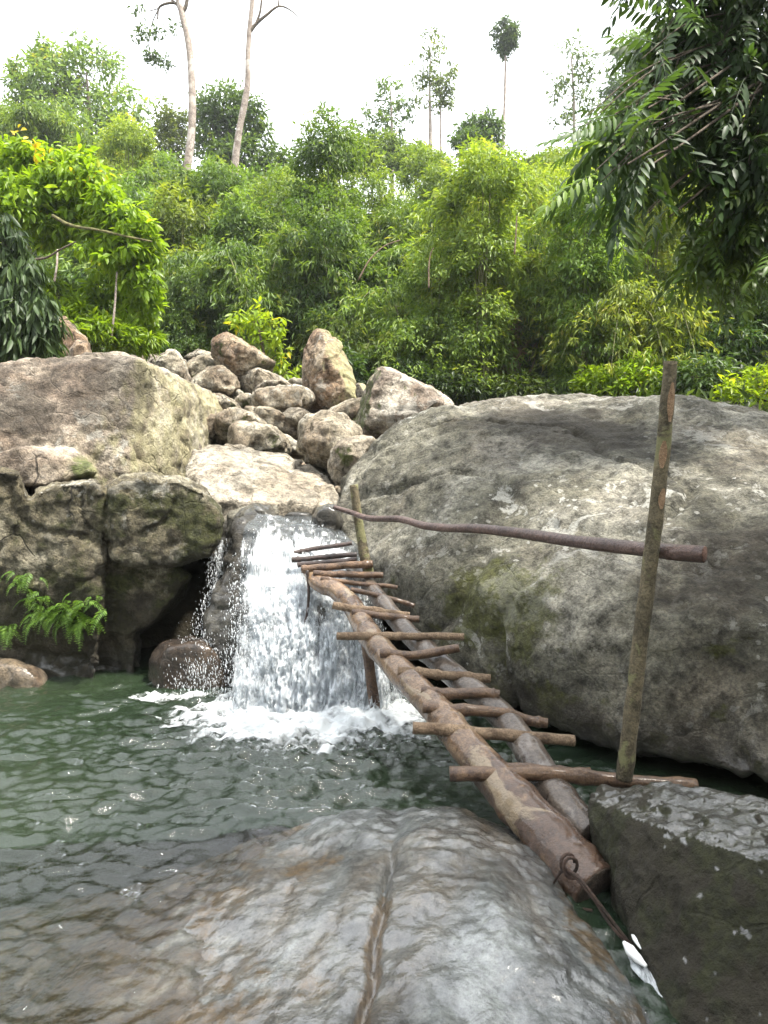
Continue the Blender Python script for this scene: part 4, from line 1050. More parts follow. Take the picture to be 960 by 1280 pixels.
# ---- bamboo: arching culms with hanging tufts of narrow leaves
def bamboo_mesh(nc, H, spread, droop, leaf=0.2, dens=1.0, low=0.12):
    cg, lg = Geo(), Geo()
    for k in range(nc):
        a = R.uniform(0, 2 * math.pi); h = H * R.uniform(.55, 1.05); sp = spread * R.uniform(.35, 1.1)
        b0 = np.array((math.cos(a), math.sin(a), 0)) * R.uniform(0.05, .5)
        s = np.linspace(0, 1, 22)
        dirh = np.array((math.cos(a + R.normal(0, .3)), math.sin(a), 0))
        top = 1 - droop * R.uniform(.6, 1.2)
        z = h * (1.55 * s - 0.95 * s ** 2.6 * (1 + (0.58 - top) ))
        path = b0 + dirh * (sp * (0.25 * s + 0.75 * s ** 2.2))[:, None] + np.stack([np.zeros(22), np.zeros(22), z], -1)
        v, q, t = tube(path, np.linspace(.03, .006, 22), 5, cap=False)
        cg.add(v, q=q, a=.5)
        nn = int(34 * dens)
        u = R.uniform(low, 1.0, nn) ** .85
        pb = np.stack([np.interp(u, s, path[:, i]) for i in range(3)], -1)
        bd = rsph(nn) * np.array((1, 1, .35)) + dirh * .5 + np.array((0, 0, -.15))
        bl = R.uniform(.35, .85, nn)
        nl = 15
        tt = R.uniform(.15, 1.0, (nn, nl))
        base = pb[:, None] + unit(bd)[:, None] * (bl[:, None] * tt)[..., None] + np.array((0, 0, -.28))[None, None] * (bl[:, None] * tt ** 2)[..., None]
        base = base + R.normal(0, .05, base.shape)
        d = unit(bd)[:, None] * .55 + R.normal(0, .45, base.shape) + np.array((0, 0, -.55))
        hh = np.clip(u, 0, 1)[:, None] * .18  # brighter tint up the culm paints in the sunlit tops
        tint = np.clip(R.normal(.42, .17, (nn, 1)) + R.normal(0, .12, (nn, nl)) + hh, 0, .97)
        tint = np.where(R.rand(nn, nl) < .015, 1.0, tint)
        N = nn * nl
        V, T, A = leaf_geo(base.reshape(-1, 3), d.reshape(-1, 3), R.normal(0, .5, (N, 3)) + np.array((0, 0, 1)), leaf * R.uniform(.6, 1.25, N), leaf * R.uniform(.17, .26, N), tint.ravel(), .2, .2)
        lg.add(V, t=T, a=A)
    return cg, lg
def as_mesh(g, name, mat, smooth=True):
    me = mesh_np(name, g.verts(), g.polys(), {'tint': g.attr()}, smooth); me.materials.append(mat); return me
BAMBOO = []
for (nc, H, sp, dr, lf, de, lo) in ((15, 5.2, 1.7, .5, .20, 1.7, .05), (14, 4.6, 1.9, .75, .19, 1.8, .05), (16, 5.8, 1.5, .4, .22, 1.7, .1), (11, 6.0, .75, .3, .20, 2.2, .02), (15, 4.0, 2.1, .8, .18, 1.8, .03), (15, 5.0, 1.6, .6, .24, 1.6, .05)):
    cg, lg = bamboo_mesh(nc, H, sp, dr, lf, de, lo)
    BAMBOO.append((as_mesh(cg, "culms", M_CULM), as_mesh(lg, "foliage", M_BAMB)))
def bamboo(x, y, kind, s, label, group, colr=(1, 1, 1), dz=0.0, name="bamboo_clump", sz=1.0):
    z = float(ground_z(x, y)) - 0.15 + dz
    e = empty(name, (x, y, z)); e.rotation_euler.z = R.uniform(0, 6.28); e.scale = (s, s, s * sz)
    tag(e, label, "bamboo", group)
    for nm, me in zip(("culms", "foliage"), BAMBOO[kind]):
        o = bpy.data.objects.new(nm, me); COL.objects.link(o); o.parent = e; o.color = tuple(colr) + (1,)
    return e
# ---- broad-leaved thickets draped with climbers
def thicket_mesh(H, lumps, leaf, ncl, per, tall=0.0):
    sg, lg = Geo(), Geo()
    cs = []
    for j in range(lumps):
        a = R.uniform(0, 6.28); r = R.uniform(.2, 1.25) * (1 - tall)
        z = H * (R.uniform(.12, .9) if j > 1 else .85)
        r *= 1 - .45 * z / H
        rd = np.array((1, 1, 1.15)) * R.uniform(.5, .95) * (1 - .25 * tall)
        cs.append((np.array((r * math.cos(a), r * math.sin(a), z)), rd))
        v, q, t = tube(spline([np.array((.2 * math.cos(a), .2 * math.sin(a), 0)), np.array((r * .6 * math.cos(a), r * .6 * math.sin(a), z * .55)), cs[-1][0]], 10), np.linspace(.035, .01, 10), 6, cap=False)
        sg.add(v, q=q)
    for c, rd in cs:
        d = rsph(ncl); d[:, 2] = np.abs(d[:, 2]) * 1.0 - .35; d = unit(d)
        p = c + d * rd * R.uniform(.75, 1.08, (ncl, 1))
        N = ncl * per
        bs = np.repeat(p, per, 0) + rsph(N) * (R.rand(N, 1) ** .5) * .24 * np.array((1, 1, .8))
        dr = np.repeat(d, per, 0) * .6 + R.normal(0, .5, (N, 3)) + np.array((0, 0, -.45))
        L = leaf * R.uniform(.6, 1.3, N)
        tint = np.clip(np.repeat(R.normal(.46, .16, ncl) + .14 * d[:, 2], per) + R.normal(0, .12, N), 0, .96)  # light from above painted in: upward sides get a brighter tint
        V, T, A = leaf_geo(bs, dr, np.repeat(d, per, 0) * .5 + R.normal(0, .4, (N, 3)) + np.array((0, 0, .8)), L, L * R.uniform(.26, .42, N), tint, .15, .2)
        lg.add(V, t=T, a=A)
    return sg, lg
THICK = []
for a_ in ((4.4, 9, .125, 40, 30), (3.6, 8, .145, 36, 26), (5.2, 9, .12, 40, 30, .75), (4.0, 10, .11, 42, 32)):
    sg, lg = thicket_mesh(*a_)
    THICK.append((as_mesh(sg, "stems", M_CULM), as_mesh(lg, "foliage", M_BAMB)))
def thicket(x, y, kind, s, label, group, colr=(1, 1, 1), sz=1.0):
    e = empty("leafy_thicket", (x, y, float(ground_z(x, y)) - .15)); e.rotation_euler.z = R.uniform(0, 6.28); e.scale = (s, s, s * sz)
    tag(e, label, "thicket", group)
    for nm, me in zip(("stems", "foliage"), THICK[kind]):
        o = bpy.data.objects.new(nm, me); COL.objects.link(o); o.parent = e; o.color = tuple(colr) + (1,)
    return e
LAND = [(20, "the dark shrub at the left edge"), (110, "the broad pale skyline tree"), (190, "the bright left tree's right end"), (235, "the first pale bare trunk"), (305, "the second pale bare trunk"), (332, "the yellow green sapling"), (410, "the tall standing stone"),
        (490, "the leafy pale skyline tree"), (538, "the slender grey crowned tree"), (598, "the small dark skyline tree"), (630, "the tall thin tufted tree"), (716, "the open crowned skyline tree"), (770, "the overhanging branches' left tip"), (838, "the top of the handrail post"), (900, "the overhanging leaves' dark middle"), (950, "the right edge of the photo")]
USED = set()
def words(px, what, where):
    """label that singles a clump out by the landmark above or below it"""
    if px < -10: return what + " " + where + " beyond the left edge of the photo"
    if px > 970: return what + " " + where + " beyond the right edge of the photo"
    for lx, ln in sorted(LAND, key=lambda l: abs(l[0] - px)):
        rel = "in line with" if abs(px - lx) < 9 else ("just left of" if px < lx else "just right of")
        if abs(px - lx) > 45: rel = rel.replace("just ", "well ")
        s = "%s %s, %s %s" % (what, where, rel, ln)
        if s not in USED:
            USED.add(s); return s
def at_px(px, Y): return (px - 480) / F * Y
FRONT = [  # px, Y, kind, scale, colour (shade painted in as darker, bluer tints), words
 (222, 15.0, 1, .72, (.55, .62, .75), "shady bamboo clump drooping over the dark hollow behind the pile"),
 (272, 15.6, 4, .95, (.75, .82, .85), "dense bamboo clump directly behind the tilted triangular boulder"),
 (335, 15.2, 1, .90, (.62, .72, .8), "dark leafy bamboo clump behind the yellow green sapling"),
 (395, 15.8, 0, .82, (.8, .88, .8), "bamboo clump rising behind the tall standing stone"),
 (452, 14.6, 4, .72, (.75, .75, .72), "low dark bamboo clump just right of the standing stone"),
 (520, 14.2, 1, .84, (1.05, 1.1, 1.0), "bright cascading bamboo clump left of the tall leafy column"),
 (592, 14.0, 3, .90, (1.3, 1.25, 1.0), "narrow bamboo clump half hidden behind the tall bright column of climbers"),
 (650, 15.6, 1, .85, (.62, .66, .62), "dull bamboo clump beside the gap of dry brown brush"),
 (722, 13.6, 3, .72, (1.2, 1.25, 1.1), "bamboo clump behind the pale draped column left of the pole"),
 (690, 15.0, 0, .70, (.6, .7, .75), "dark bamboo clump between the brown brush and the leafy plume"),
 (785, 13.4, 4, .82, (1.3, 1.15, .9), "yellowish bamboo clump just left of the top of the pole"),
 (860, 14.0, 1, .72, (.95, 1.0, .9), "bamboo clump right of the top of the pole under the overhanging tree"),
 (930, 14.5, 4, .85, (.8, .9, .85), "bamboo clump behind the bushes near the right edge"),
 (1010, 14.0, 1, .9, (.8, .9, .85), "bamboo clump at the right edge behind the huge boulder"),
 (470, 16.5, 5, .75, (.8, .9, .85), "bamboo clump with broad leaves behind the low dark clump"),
]
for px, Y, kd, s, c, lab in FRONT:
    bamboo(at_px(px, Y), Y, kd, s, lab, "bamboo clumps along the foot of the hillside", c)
THK = [  # px, Y, kind, scale, colour (shady ones tinted darker to stand for shade), words
 (245, 14.2, 3, .62, (.6, .68, .75), "dark leafy thicket above the hollow left of the yellow green sapling"),
 (305, 16.6, 1, 1.0, (.8, .9, .9), "leafy thicket rising behind the sapling among the bamboo"),
 (425, 15.2, 0, .80, (.65, .75, .75), "dark leafy thicket just behind the standing stone on its right"),
 (545, 13.6, 3, .72, (1.05, 1.1, .95), "bright leafy thicket at the foot of the tall leafy column"),
 (598, 13.3, 2, .92, (1.35, 1.3, 1.0), "tall bright leafy column of climbers above the left part of the huge boulder"),
 (668, 14.8, 3, .80, (.6, .68, .66), "shady thicket right of the dry brown brush"),
 (728, 13.0, 2, .78, (1.2, 1.3, 1.15), "pale green draped column of climbers left of the pole"),
 (800, 14.2, 0, .85, (1.25, 1.1, .8), "yellowish leafy thicket behind the top of the pole"),
 (890, 13.4, 1, .75, (.75, .9, .8), "leafy thicket behind the bushes right of the pole"),
 (975, 13.0, 3, .85, (.8, .95, .85), "leafy thicket at the right edge above the huge boulder"),
]
for px, Y, kd, s, c, lab in THK:
    thicket(at_px(px, Y), Y, kd, s, lab, "leafy thickets along the foot of the hillside", c)
def trows(Y, pxs, s0, lab, grp, sz=1.0):
    for px in pxs:
        y = Y + R.uniform(-.8, .8); x = at_px(px + R.uniform(-14, 14), y); b = R.uniform(.75, 1.25)
        c = ((1.1, 1.1, .95), (.75, .85, .85), (1.3, 1.2, .9))[R.randint(3)]
        thicket(x, y, R.randint(4), s0 * R.uniform(.85, 1.15), words(480 + x / y * F, *lab), grp, tuple(v * b for v in c), sz)
trows(17.2, range(150, 1060, 88), .95, ("leafy thicket", "on the lower hillside"), "leafy thickets on the lower hillside")
trows(20.5, range(120, 1060, 84), 1.0, ("leafy thicket", "on the middle hillside"), "leafy thickets on the middle hillside")
trows(24.5, range(160, 1060, 90), 1.15, ("pale leafy thicket", "on the upper hillside"), "leafy thickets high on the hillside")
trows(29.0, range(390, 760, 56), .92, ("pale leafy thicket", "on the hill crest"), "leafy thickets on the crest of the hillside", 1.05)
def rows(Y, pxs, kinds, s0, cols, lab, grp, jit=.8):
    for px in pxs:
        y = Y + R.uniform(-jit, jit); x = at_px(px + R.uniform(-14, 14), y)
        b = R.uniform(.85, 1.15)
        c = cols[R.randint(len(cols))]
        bamboo(x, y, kinds[R.randint(len(kinds))], s0 * R.uniform(.85, 1.12), words(480 + x / y * F, *lab), grp, tuple(v * b for v in c))
G2 = [(1.15, 1.12, .95), (1.0, 1.05, .9), (.8, .9, .85), (1.3, 1.2, .9)]
rows(18.5, range(130, 1100, 62), (0, 1, 5, 4), .92, G2, ("green bamboo clump", "on the lower hillside"), "bamboo clumps on the middle of the hillside")
rows(22.0, range(110, 1110, 58), (0, 2, 5, 1), .95, G2, ("feathery bamboo clump", "on the middle hillside"), "bamboo clumps high on the hillside")
rows(26.5, range(90, 1100, 54), (0, 2, 5), 1.08, G2, ("pale bamboo crown", "on the upper hillside"), "bamboo crowns along the top of the hillside", 1.0)
rows(31.5, list(range(-40, 360, 52)) + list(range(430, 760, 50)), (0, 2, 5), 1.15, [(1.1, 1.1, 1.0), (.9, 1.0, .95)], ("far bamboo crown", "below the skyline"), "far bamboo crowns below the skyline", 1.2)

# ---- trees: tapered trunk, limbs to each mass of the crown, leaves in clumps
def tree(name, label, base, trunk, masses, n_clump, per, leaf, mat, bark, tr0=.12, group=None, cat="tree", colr=(1, 1, 1), droop=.2, fill=.75, tw=.45, width=.36, csz=.22, tmean=.45, fine=False, trunk_top=.02, hollow=.0):
    """masses: (centre, radii (3)) ; limbs run from the trunk to every mass"""
    e = empty(name, base); tag(e, label, cat, group)
    wood, lg = Geo(), Geo()
    tp = spline(trunk, 40)
    v, q, t = tube(tp, np.linspace(tr0, trunk_top, 40) * (1 + .1 * fbm(np.stack([np.linspace(0, 7, 40)] * 3, -1) + R.rand() * 50, 2)), 10, .05, 3, cap=True)
    wood.add(v, q, t)
    tot = sum(m[1][0] * m[1][2] for m in masses)
    for c, rd in masses:
        c = np.asarray(c, float); rd = np.asarray(rd, float)
        k = np.argmin(np.linalg.norm(tp - (c - np.array((0, 0, rd[2] * .5))), axis=1)); k = min(k, 38)
        p0 = tp[k]
        lr = max(.012, tr0 * .3 * (1 - k / 46))
        limb = spline([p0, p0 * .5 + c * .5 + np.array((0, 0, -.1 * rd[2])) + R.normal(0, .06, 3) * rd, c], 12)
        v, q, t = tube(limb, np.linspace(lr, lr * .3, 12), 6, cap=False); wood.add(v, q, t)
        m = max(3, int(n_clump * rd[0] * rd[2] / tot))
        dirs = rsph(m); rr = (hollow + (1 - hollow) * R.rand(m) ** (1 / 3 * (1.6 - fill))) * 1.0
        cl = c + dirs * rd * rr[:, None]
        for j in range(m):
            a = limb[R.randint(5, 12)]
            tw_ = spline([a, (a + cl[j]) / 2 + R.normal(0, .05, 3) * rd, cl[j]], 5)
            v, q, t = tube(tw_, np.linspace(lr * .32, lr * .12, 5), 4, cap=False); wood.add(v, q, t)
        N = m * per
        off = rsph(N) * (R.rand(N, 1) ** .5) * csz * np.mean(rd) * np.array((1, 1, .7))
        bs = np.repeat(cl, per, 0) + off
        d = unit(off) * .7 + R.normal(0, .5, (N, 3)) + np.array((0, 0, -droop))
        L = leaf * R.uniform(.6, 1.2, N)
        tint = np.clip(np.repeat(R.normal(tmean, .13, m), per) + R.normal(0, .13, N), 0, .97)
        f = leaf_fine if fine else leaf_geo
        V, T, A = f(bs, d, R.normal(0, .45, (N, 3)) + np.array((0, 0, 1)), L, L * width * R.uniform(.8, 1.2, N), tint)
        lg.add(V, t=T, a=A)
    wood.obj("trunk", bark, e)
    o = lg.obj("crown", mat, e); o.color = tuple(colr) + (1,)
    return e
def mass(px, py, Y, rx, rz=None, ry=None):
    """a lump of crown round a pixel: radii in pixels"""
    k = Y / F
    rz = rz or rx; ry = ry or rx * .8
    return (P(px, py, Y), (rx * k, ry * k, rz * k))
def gpt(px, Y, dz=-.2):
    x = at_px(px, Y); return np.array((x, Y, float(ground_z(x, Y)) + dz))

# skyline trees, left to right
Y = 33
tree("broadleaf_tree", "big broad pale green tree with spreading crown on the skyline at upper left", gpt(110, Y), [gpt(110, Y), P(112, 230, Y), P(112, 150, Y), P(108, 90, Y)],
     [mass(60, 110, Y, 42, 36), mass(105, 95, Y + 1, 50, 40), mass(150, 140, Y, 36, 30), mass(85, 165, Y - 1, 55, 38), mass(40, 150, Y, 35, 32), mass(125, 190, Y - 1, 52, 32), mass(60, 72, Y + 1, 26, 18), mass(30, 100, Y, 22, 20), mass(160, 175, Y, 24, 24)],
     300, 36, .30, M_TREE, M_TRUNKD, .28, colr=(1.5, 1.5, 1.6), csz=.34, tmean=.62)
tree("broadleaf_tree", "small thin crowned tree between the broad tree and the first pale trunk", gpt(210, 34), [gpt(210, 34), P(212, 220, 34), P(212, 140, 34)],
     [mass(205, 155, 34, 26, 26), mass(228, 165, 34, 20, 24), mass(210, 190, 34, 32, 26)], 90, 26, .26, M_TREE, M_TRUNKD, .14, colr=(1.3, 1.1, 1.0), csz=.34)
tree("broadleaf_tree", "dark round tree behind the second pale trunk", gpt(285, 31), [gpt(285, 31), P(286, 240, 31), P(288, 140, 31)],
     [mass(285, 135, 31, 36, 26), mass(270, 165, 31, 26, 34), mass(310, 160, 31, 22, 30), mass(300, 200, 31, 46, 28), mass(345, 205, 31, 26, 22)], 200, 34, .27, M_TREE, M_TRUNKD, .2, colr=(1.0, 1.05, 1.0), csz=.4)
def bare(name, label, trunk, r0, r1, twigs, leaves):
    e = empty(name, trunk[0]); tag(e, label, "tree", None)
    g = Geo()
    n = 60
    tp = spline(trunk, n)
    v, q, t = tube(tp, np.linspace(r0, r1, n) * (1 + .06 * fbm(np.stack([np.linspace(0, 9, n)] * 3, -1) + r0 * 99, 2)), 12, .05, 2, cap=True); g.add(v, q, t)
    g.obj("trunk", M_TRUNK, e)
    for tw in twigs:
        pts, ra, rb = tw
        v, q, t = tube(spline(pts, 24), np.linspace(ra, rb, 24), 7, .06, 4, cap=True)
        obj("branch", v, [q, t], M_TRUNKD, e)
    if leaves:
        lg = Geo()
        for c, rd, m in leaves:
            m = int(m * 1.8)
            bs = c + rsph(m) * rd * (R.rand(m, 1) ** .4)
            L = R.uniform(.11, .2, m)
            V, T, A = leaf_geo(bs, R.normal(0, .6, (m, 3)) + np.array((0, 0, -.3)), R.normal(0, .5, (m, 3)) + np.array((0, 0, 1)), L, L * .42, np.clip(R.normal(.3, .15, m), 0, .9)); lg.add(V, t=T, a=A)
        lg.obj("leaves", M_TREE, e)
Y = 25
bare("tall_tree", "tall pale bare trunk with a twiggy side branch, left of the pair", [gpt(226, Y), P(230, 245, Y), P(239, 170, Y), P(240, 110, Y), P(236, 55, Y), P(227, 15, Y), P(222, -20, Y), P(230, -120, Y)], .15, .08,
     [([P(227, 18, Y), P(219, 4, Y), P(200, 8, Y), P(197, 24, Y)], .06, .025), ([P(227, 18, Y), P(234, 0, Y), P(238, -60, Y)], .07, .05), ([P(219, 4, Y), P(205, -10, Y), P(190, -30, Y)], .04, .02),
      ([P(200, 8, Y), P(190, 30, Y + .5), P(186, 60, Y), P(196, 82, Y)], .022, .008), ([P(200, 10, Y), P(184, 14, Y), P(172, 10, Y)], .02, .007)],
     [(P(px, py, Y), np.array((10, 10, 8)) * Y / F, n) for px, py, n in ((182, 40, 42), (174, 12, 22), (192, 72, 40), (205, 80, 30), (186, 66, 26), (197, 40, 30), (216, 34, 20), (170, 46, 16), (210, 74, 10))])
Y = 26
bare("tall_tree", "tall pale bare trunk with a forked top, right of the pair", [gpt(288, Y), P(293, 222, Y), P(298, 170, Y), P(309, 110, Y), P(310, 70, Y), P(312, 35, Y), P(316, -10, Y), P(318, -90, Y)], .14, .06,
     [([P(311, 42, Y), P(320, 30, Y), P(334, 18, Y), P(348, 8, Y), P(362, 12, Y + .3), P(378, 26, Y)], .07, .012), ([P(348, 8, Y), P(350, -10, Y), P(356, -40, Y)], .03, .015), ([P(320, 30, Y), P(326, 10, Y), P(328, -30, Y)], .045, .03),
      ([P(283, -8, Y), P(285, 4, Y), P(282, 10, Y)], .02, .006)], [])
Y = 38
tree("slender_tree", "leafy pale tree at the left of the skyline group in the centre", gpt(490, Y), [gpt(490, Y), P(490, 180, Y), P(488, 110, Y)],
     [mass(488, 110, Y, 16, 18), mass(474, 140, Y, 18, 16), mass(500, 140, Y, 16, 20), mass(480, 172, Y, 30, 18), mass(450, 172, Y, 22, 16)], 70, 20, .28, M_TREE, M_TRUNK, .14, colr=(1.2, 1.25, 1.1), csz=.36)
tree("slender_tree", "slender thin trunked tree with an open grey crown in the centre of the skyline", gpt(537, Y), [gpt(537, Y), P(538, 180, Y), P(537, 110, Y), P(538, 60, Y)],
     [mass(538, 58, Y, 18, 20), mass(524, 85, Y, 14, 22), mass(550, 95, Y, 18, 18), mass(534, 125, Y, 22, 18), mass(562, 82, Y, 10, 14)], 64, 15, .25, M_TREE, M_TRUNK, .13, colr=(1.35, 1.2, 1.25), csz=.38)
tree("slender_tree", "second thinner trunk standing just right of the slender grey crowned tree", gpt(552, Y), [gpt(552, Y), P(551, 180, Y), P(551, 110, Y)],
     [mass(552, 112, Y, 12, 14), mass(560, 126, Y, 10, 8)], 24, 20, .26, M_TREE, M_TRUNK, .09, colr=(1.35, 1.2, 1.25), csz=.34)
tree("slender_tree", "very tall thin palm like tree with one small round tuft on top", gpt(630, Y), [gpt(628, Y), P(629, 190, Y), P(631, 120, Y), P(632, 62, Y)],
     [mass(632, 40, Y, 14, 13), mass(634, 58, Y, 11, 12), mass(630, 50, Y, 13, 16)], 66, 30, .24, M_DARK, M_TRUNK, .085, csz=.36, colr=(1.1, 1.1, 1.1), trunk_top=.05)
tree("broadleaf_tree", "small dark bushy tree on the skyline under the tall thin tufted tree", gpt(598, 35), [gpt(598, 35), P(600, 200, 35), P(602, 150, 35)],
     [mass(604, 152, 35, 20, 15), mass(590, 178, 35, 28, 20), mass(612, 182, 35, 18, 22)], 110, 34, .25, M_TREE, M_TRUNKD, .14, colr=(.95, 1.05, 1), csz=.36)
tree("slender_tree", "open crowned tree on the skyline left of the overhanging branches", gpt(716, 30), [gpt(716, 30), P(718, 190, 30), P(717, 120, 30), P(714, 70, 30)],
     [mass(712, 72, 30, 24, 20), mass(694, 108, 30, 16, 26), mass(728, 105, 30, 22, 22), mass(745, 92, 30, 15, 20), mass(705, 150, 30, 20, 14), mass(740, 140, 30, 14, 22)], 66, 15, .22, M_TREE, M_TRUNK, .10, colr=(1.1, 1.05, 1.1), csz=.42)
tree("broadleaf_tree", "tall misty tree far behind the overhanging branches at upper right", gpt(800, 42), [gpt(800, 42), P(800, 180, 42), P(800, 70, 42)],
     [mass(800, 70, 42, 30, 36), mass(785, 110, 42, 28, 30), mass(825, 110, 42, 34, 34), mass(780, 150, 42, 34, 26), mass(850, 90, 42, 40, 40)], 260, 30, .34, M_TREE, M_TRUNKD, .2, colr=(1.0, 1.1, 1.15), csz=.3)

for px, py, Y, rx, rz, lab in ((440, 192, 33, 30, 18, "low pale tree on the left shoulder of the central skyline"), (476, 186, 36, 26, 16, "low pale tree under the leafy pale skyline tree"), (520, 196, 33, 26, 12, "low bushy pale tree at the foot of the slender grey crowned tree"), (650, 208, 33, 36, 12, "low rounded pale tree on the skyline right of the tall tufted tree"), (345, 232, 31, 28, 12, "low rounded tree on the skyline right of the second pale trunk"), (690, 205, 35, 26, 14, "small twiggy tree on the skyline left of the overhanging branches")):
    tree("broadleaf_tree", lab, gpt(px, Y), [gpt(px, Y), P(px, py + rz * 2, Y), P(px, py, Y)], [mass(px, py, Y, rx, rz), mass(px - rx * .7, py + rz * .8, Y, rx * .8, rz), mass(px + rx * .7, py + rz * .8, Y, rx * .8, rz)], 90, 30, .26, M_BAMB, M_TRUNKD, .1, csz=.36, colr=(.95, .95, .9))
# bright broad-leaved tree on the left bank
Y = 10.5
tb = gpt(40, 10.8)
tree("broadleaf_tree", "bright lime green leafy tree leaning in over the left bank", tb, [tb, P(30, 380, 10.8), P(25, 310, 10.6), P(60, 270, 10.5), P(120, 285, 10.4), P(150, 290, 10.2)],
     [mass(40, 205, Y, 42, 26), mass(90, 225, Y - .4, 40, 34), mass(20, 250, Y - .5, 36, 34), mass(120, 255, Y - .6, 36, 34), mass(75, 275, Y - .3, 30, 22), mass(155, 280, Y - .8, 34, 24), mass(140, 315, Y - .8, 34, 18), mass(180, 310, Y - .6, 22, 20), mass(60, 290, Y, 26, 14),
      mass(175, 350, Y - .6, 28, 22), mass(185, 385, Y - .4, 22, 16), mass(140, 355, Y - .2, 28, 20), mass(120, 380, Y, 26, 18), mass(160, 395, Y, 30, 16), mass(10, 200, Y, 26, 24)],
     430, 26, .14, M_BRIGHT, M_TRUNKD, .07, droop=.5, width=.38, csz=.36, tmean=.48, fine=True)
g = Geo()
for cpx, cpy, n in ((22, 168, 5), (44, 184, 6), (54, 190, 6), (66, 202, 4), (48, 182, 3)):
    bs = P(cpx, cpy, 10.0) + R.normal(0, .05, (n, 3)); L = R.uniform(.08, .14, n)
    V, T, A = leaf_fine(bs, rsph(n), rsph(n) + np.array((0, -.6, .6)), L, L * .5, np.ones(n)); g.add(V, t=T, a=A)
tag(g.obj("yellow_leaves", M_BRIGHT), "few yellow leaves at the top of the bright left tree", "leaves")
# bush below the bright tree, dry hanging grass behind it, thin poles
tree("bush", "yellow green grassy bush on the bank behind the big left boulder", gpt(110, 9.6), [gpt(110, 9.6), P(112, 440, 9.6), P(115, 420, 9.6)],
     [mass(90, 400, 9.8, 26, 26), mass(120, 415, 9.6, 30, 20), mass(160, 425, 9.8, 28, 14), mass(60, 370, 10, 24, 24), mass(185, 425, 10.2, 18, 18)], 150, 30, .14, M_BRIGHT, M_TRUNKD, .03, cat="bush", colr=(.85, .85, .8), csz=.34, width=.22, tmean=.4)
for px0, px1, py0, py1 in ((139, 146, 425, 340), (68, 72, 352, 312)):
    v, q, t = tube(spline([P(px0, py0, 9.5), P((px0 + px1) / 2 + 1, (py0 + py1) / 2, 9.5), P(px1, py1, 9.6)], 20), np.linspace(.016, .011, 20), 7, .08, 9, px0)
    tag(obj("bare_sapling", v, [q, t], M_TRUNK), "pale thin bare stem in the left bushes, " + ("nearer the pile" if px0 > 100 else "nearer the left edge"), "sapling")
v, q, t = tube(spline([P(36, 325, 9.3), P(58, 322, 9.3), P(75, 312, 9.3), P(95, 302, 9.3)], 24), np.linspace(.018, .007, 24), 7, .1, 9, 2)
tag(obj("bare_branch", v, [q, t], M_TRUNKD), "bent bare brown branch under the bright left tree", "branch")
v, q, t = tube(spline([P(66, 270, 9.7), P(90, 282, 9.6), P(125, 288, 9.5), P(160, 296, 9.4), P(190, 302, 9.4)], 40), np.linspace(.024, .010, 40), 9, .18, 9, 5)
tag(obj("fallen_branch", v, [q, t], bark_mat("lichened_branch_bark", (.06, .05, .02), (.22, .21, .08), 2)), "mossy horizontal branch under the bright leaves on the left", "branch")
# dark shrub at the far left
Y = 7.6
sb = np.array((P(0, 440, Y)[0], Y + .5, 1.7))
tree("shrub", "dark glossy leaved shrub at the left edge behind the brown boulder", sb, [sb, P(5, 380, Y + .4), P(5, 300, Y + .3)],
     [mass(5, 300, Y, 24, 30), mass(15, 345, Y, 34, 34), mass(35, 390, Y, 36, 34), mass(0, 400, Y, 40, 44), mass(55, 415, Y, 24, 28), mass(-50, 360, Y, 50, 60), mass(20, 430, Y, 50, 18)],
     360, 16, .16, M_DARK, M_TRUNKD, .05, cat="shrub", droop=1.5, width=.24, csz=.34, fine=True, tmean=.42)
# yellow-green sapling behind the pile
Y = 11.8
tree("sapling", "yellow green sapling between the triangular boulder and the standing stone", gpt(335, Y), [gpt(335, Y), P(332, 460, Y), P(325, 420, Y), P(318, 390, Y)],
     [mass(318, 398, Y, 26, 16), mass(300, 404, Y, 14, 12), mass(340, 405, Y, 14, 14), mass(330, 425, Y, 24, 12), mass(345, 445, Y, 16, 12), mass(365, 465, Y, 12, 10), mass(325, 460, Y, 16, 10)],
     84, 8, .14, M_BRIGHT, M_TRUNKD, .02, cat="sapling", colr=(1.0, .95, .9), droop=.4, width=.34, csz=.42, fine=True, tmean=.62)
# bushes along the back of the huge boulder
BUSH = [(800, 470, 12.2, 34, 26, (1.0, 1.0, .8), "yellow green bush behind the boulder just left of the pole"), (880, 470, 11.6, 40, 30, (.75, .85, .7), "leafy bush behind the boulder right of the pole"),
        (945, 490, 10.8, 40, 28, (1.1, 1.0, .8), "light green bush at the right edge on top of the boulder's back"), (905, 430, 12.6, 46, 30, (.6, .75, .7), "darker bush above the light one near the right edge"),
        (745, 478, 12.4, 24, 18, (1.0, .95, .75), "small bright bush behind the crest of the boulder"), (420, 460, 12.4, 30, 30, (.55, .65, .6), "dark fern like bush right behind the standing stone"),
        (570, 480, 12.8, 34, 18, (.5, .55, .45), "dull low bush behind the left crest of the huge boulder"), (650, 486, 12.8, 36, 14, (.6, .6, .45), "low mixed bush behind the middle crest of the huge boulder"), (505, 470, 13, 30, 22, (.5, .6, .55), "dark low bush above the purplish brown boulder"), (190, 440, 13, 26, 12, (.5, .6, .55), "low dark plant beside the hollow behind the big left boulder")]
for px, py, Y, rx, rz, c, lab in BUSH:
    b = gpt(px, Y)
    tree("bush", lab, b, [b, P(px, py + rz, Y), P(px, py, Y)], [mass(px, py, Y, rx, rz), mass(px - rx * .6, py + rz * .4, Y, rx * .6, rz * .7), mass(px + rx * .6, py + rz * .3, Y, rx * .6, rz * .7)],
         100, 16, .13, M_BRIGHT if c[0] > .9 else M_TREE, M_TRUNKD, .02, cat="bush", colr=c, csz=.4, width=.34, droop=.3)
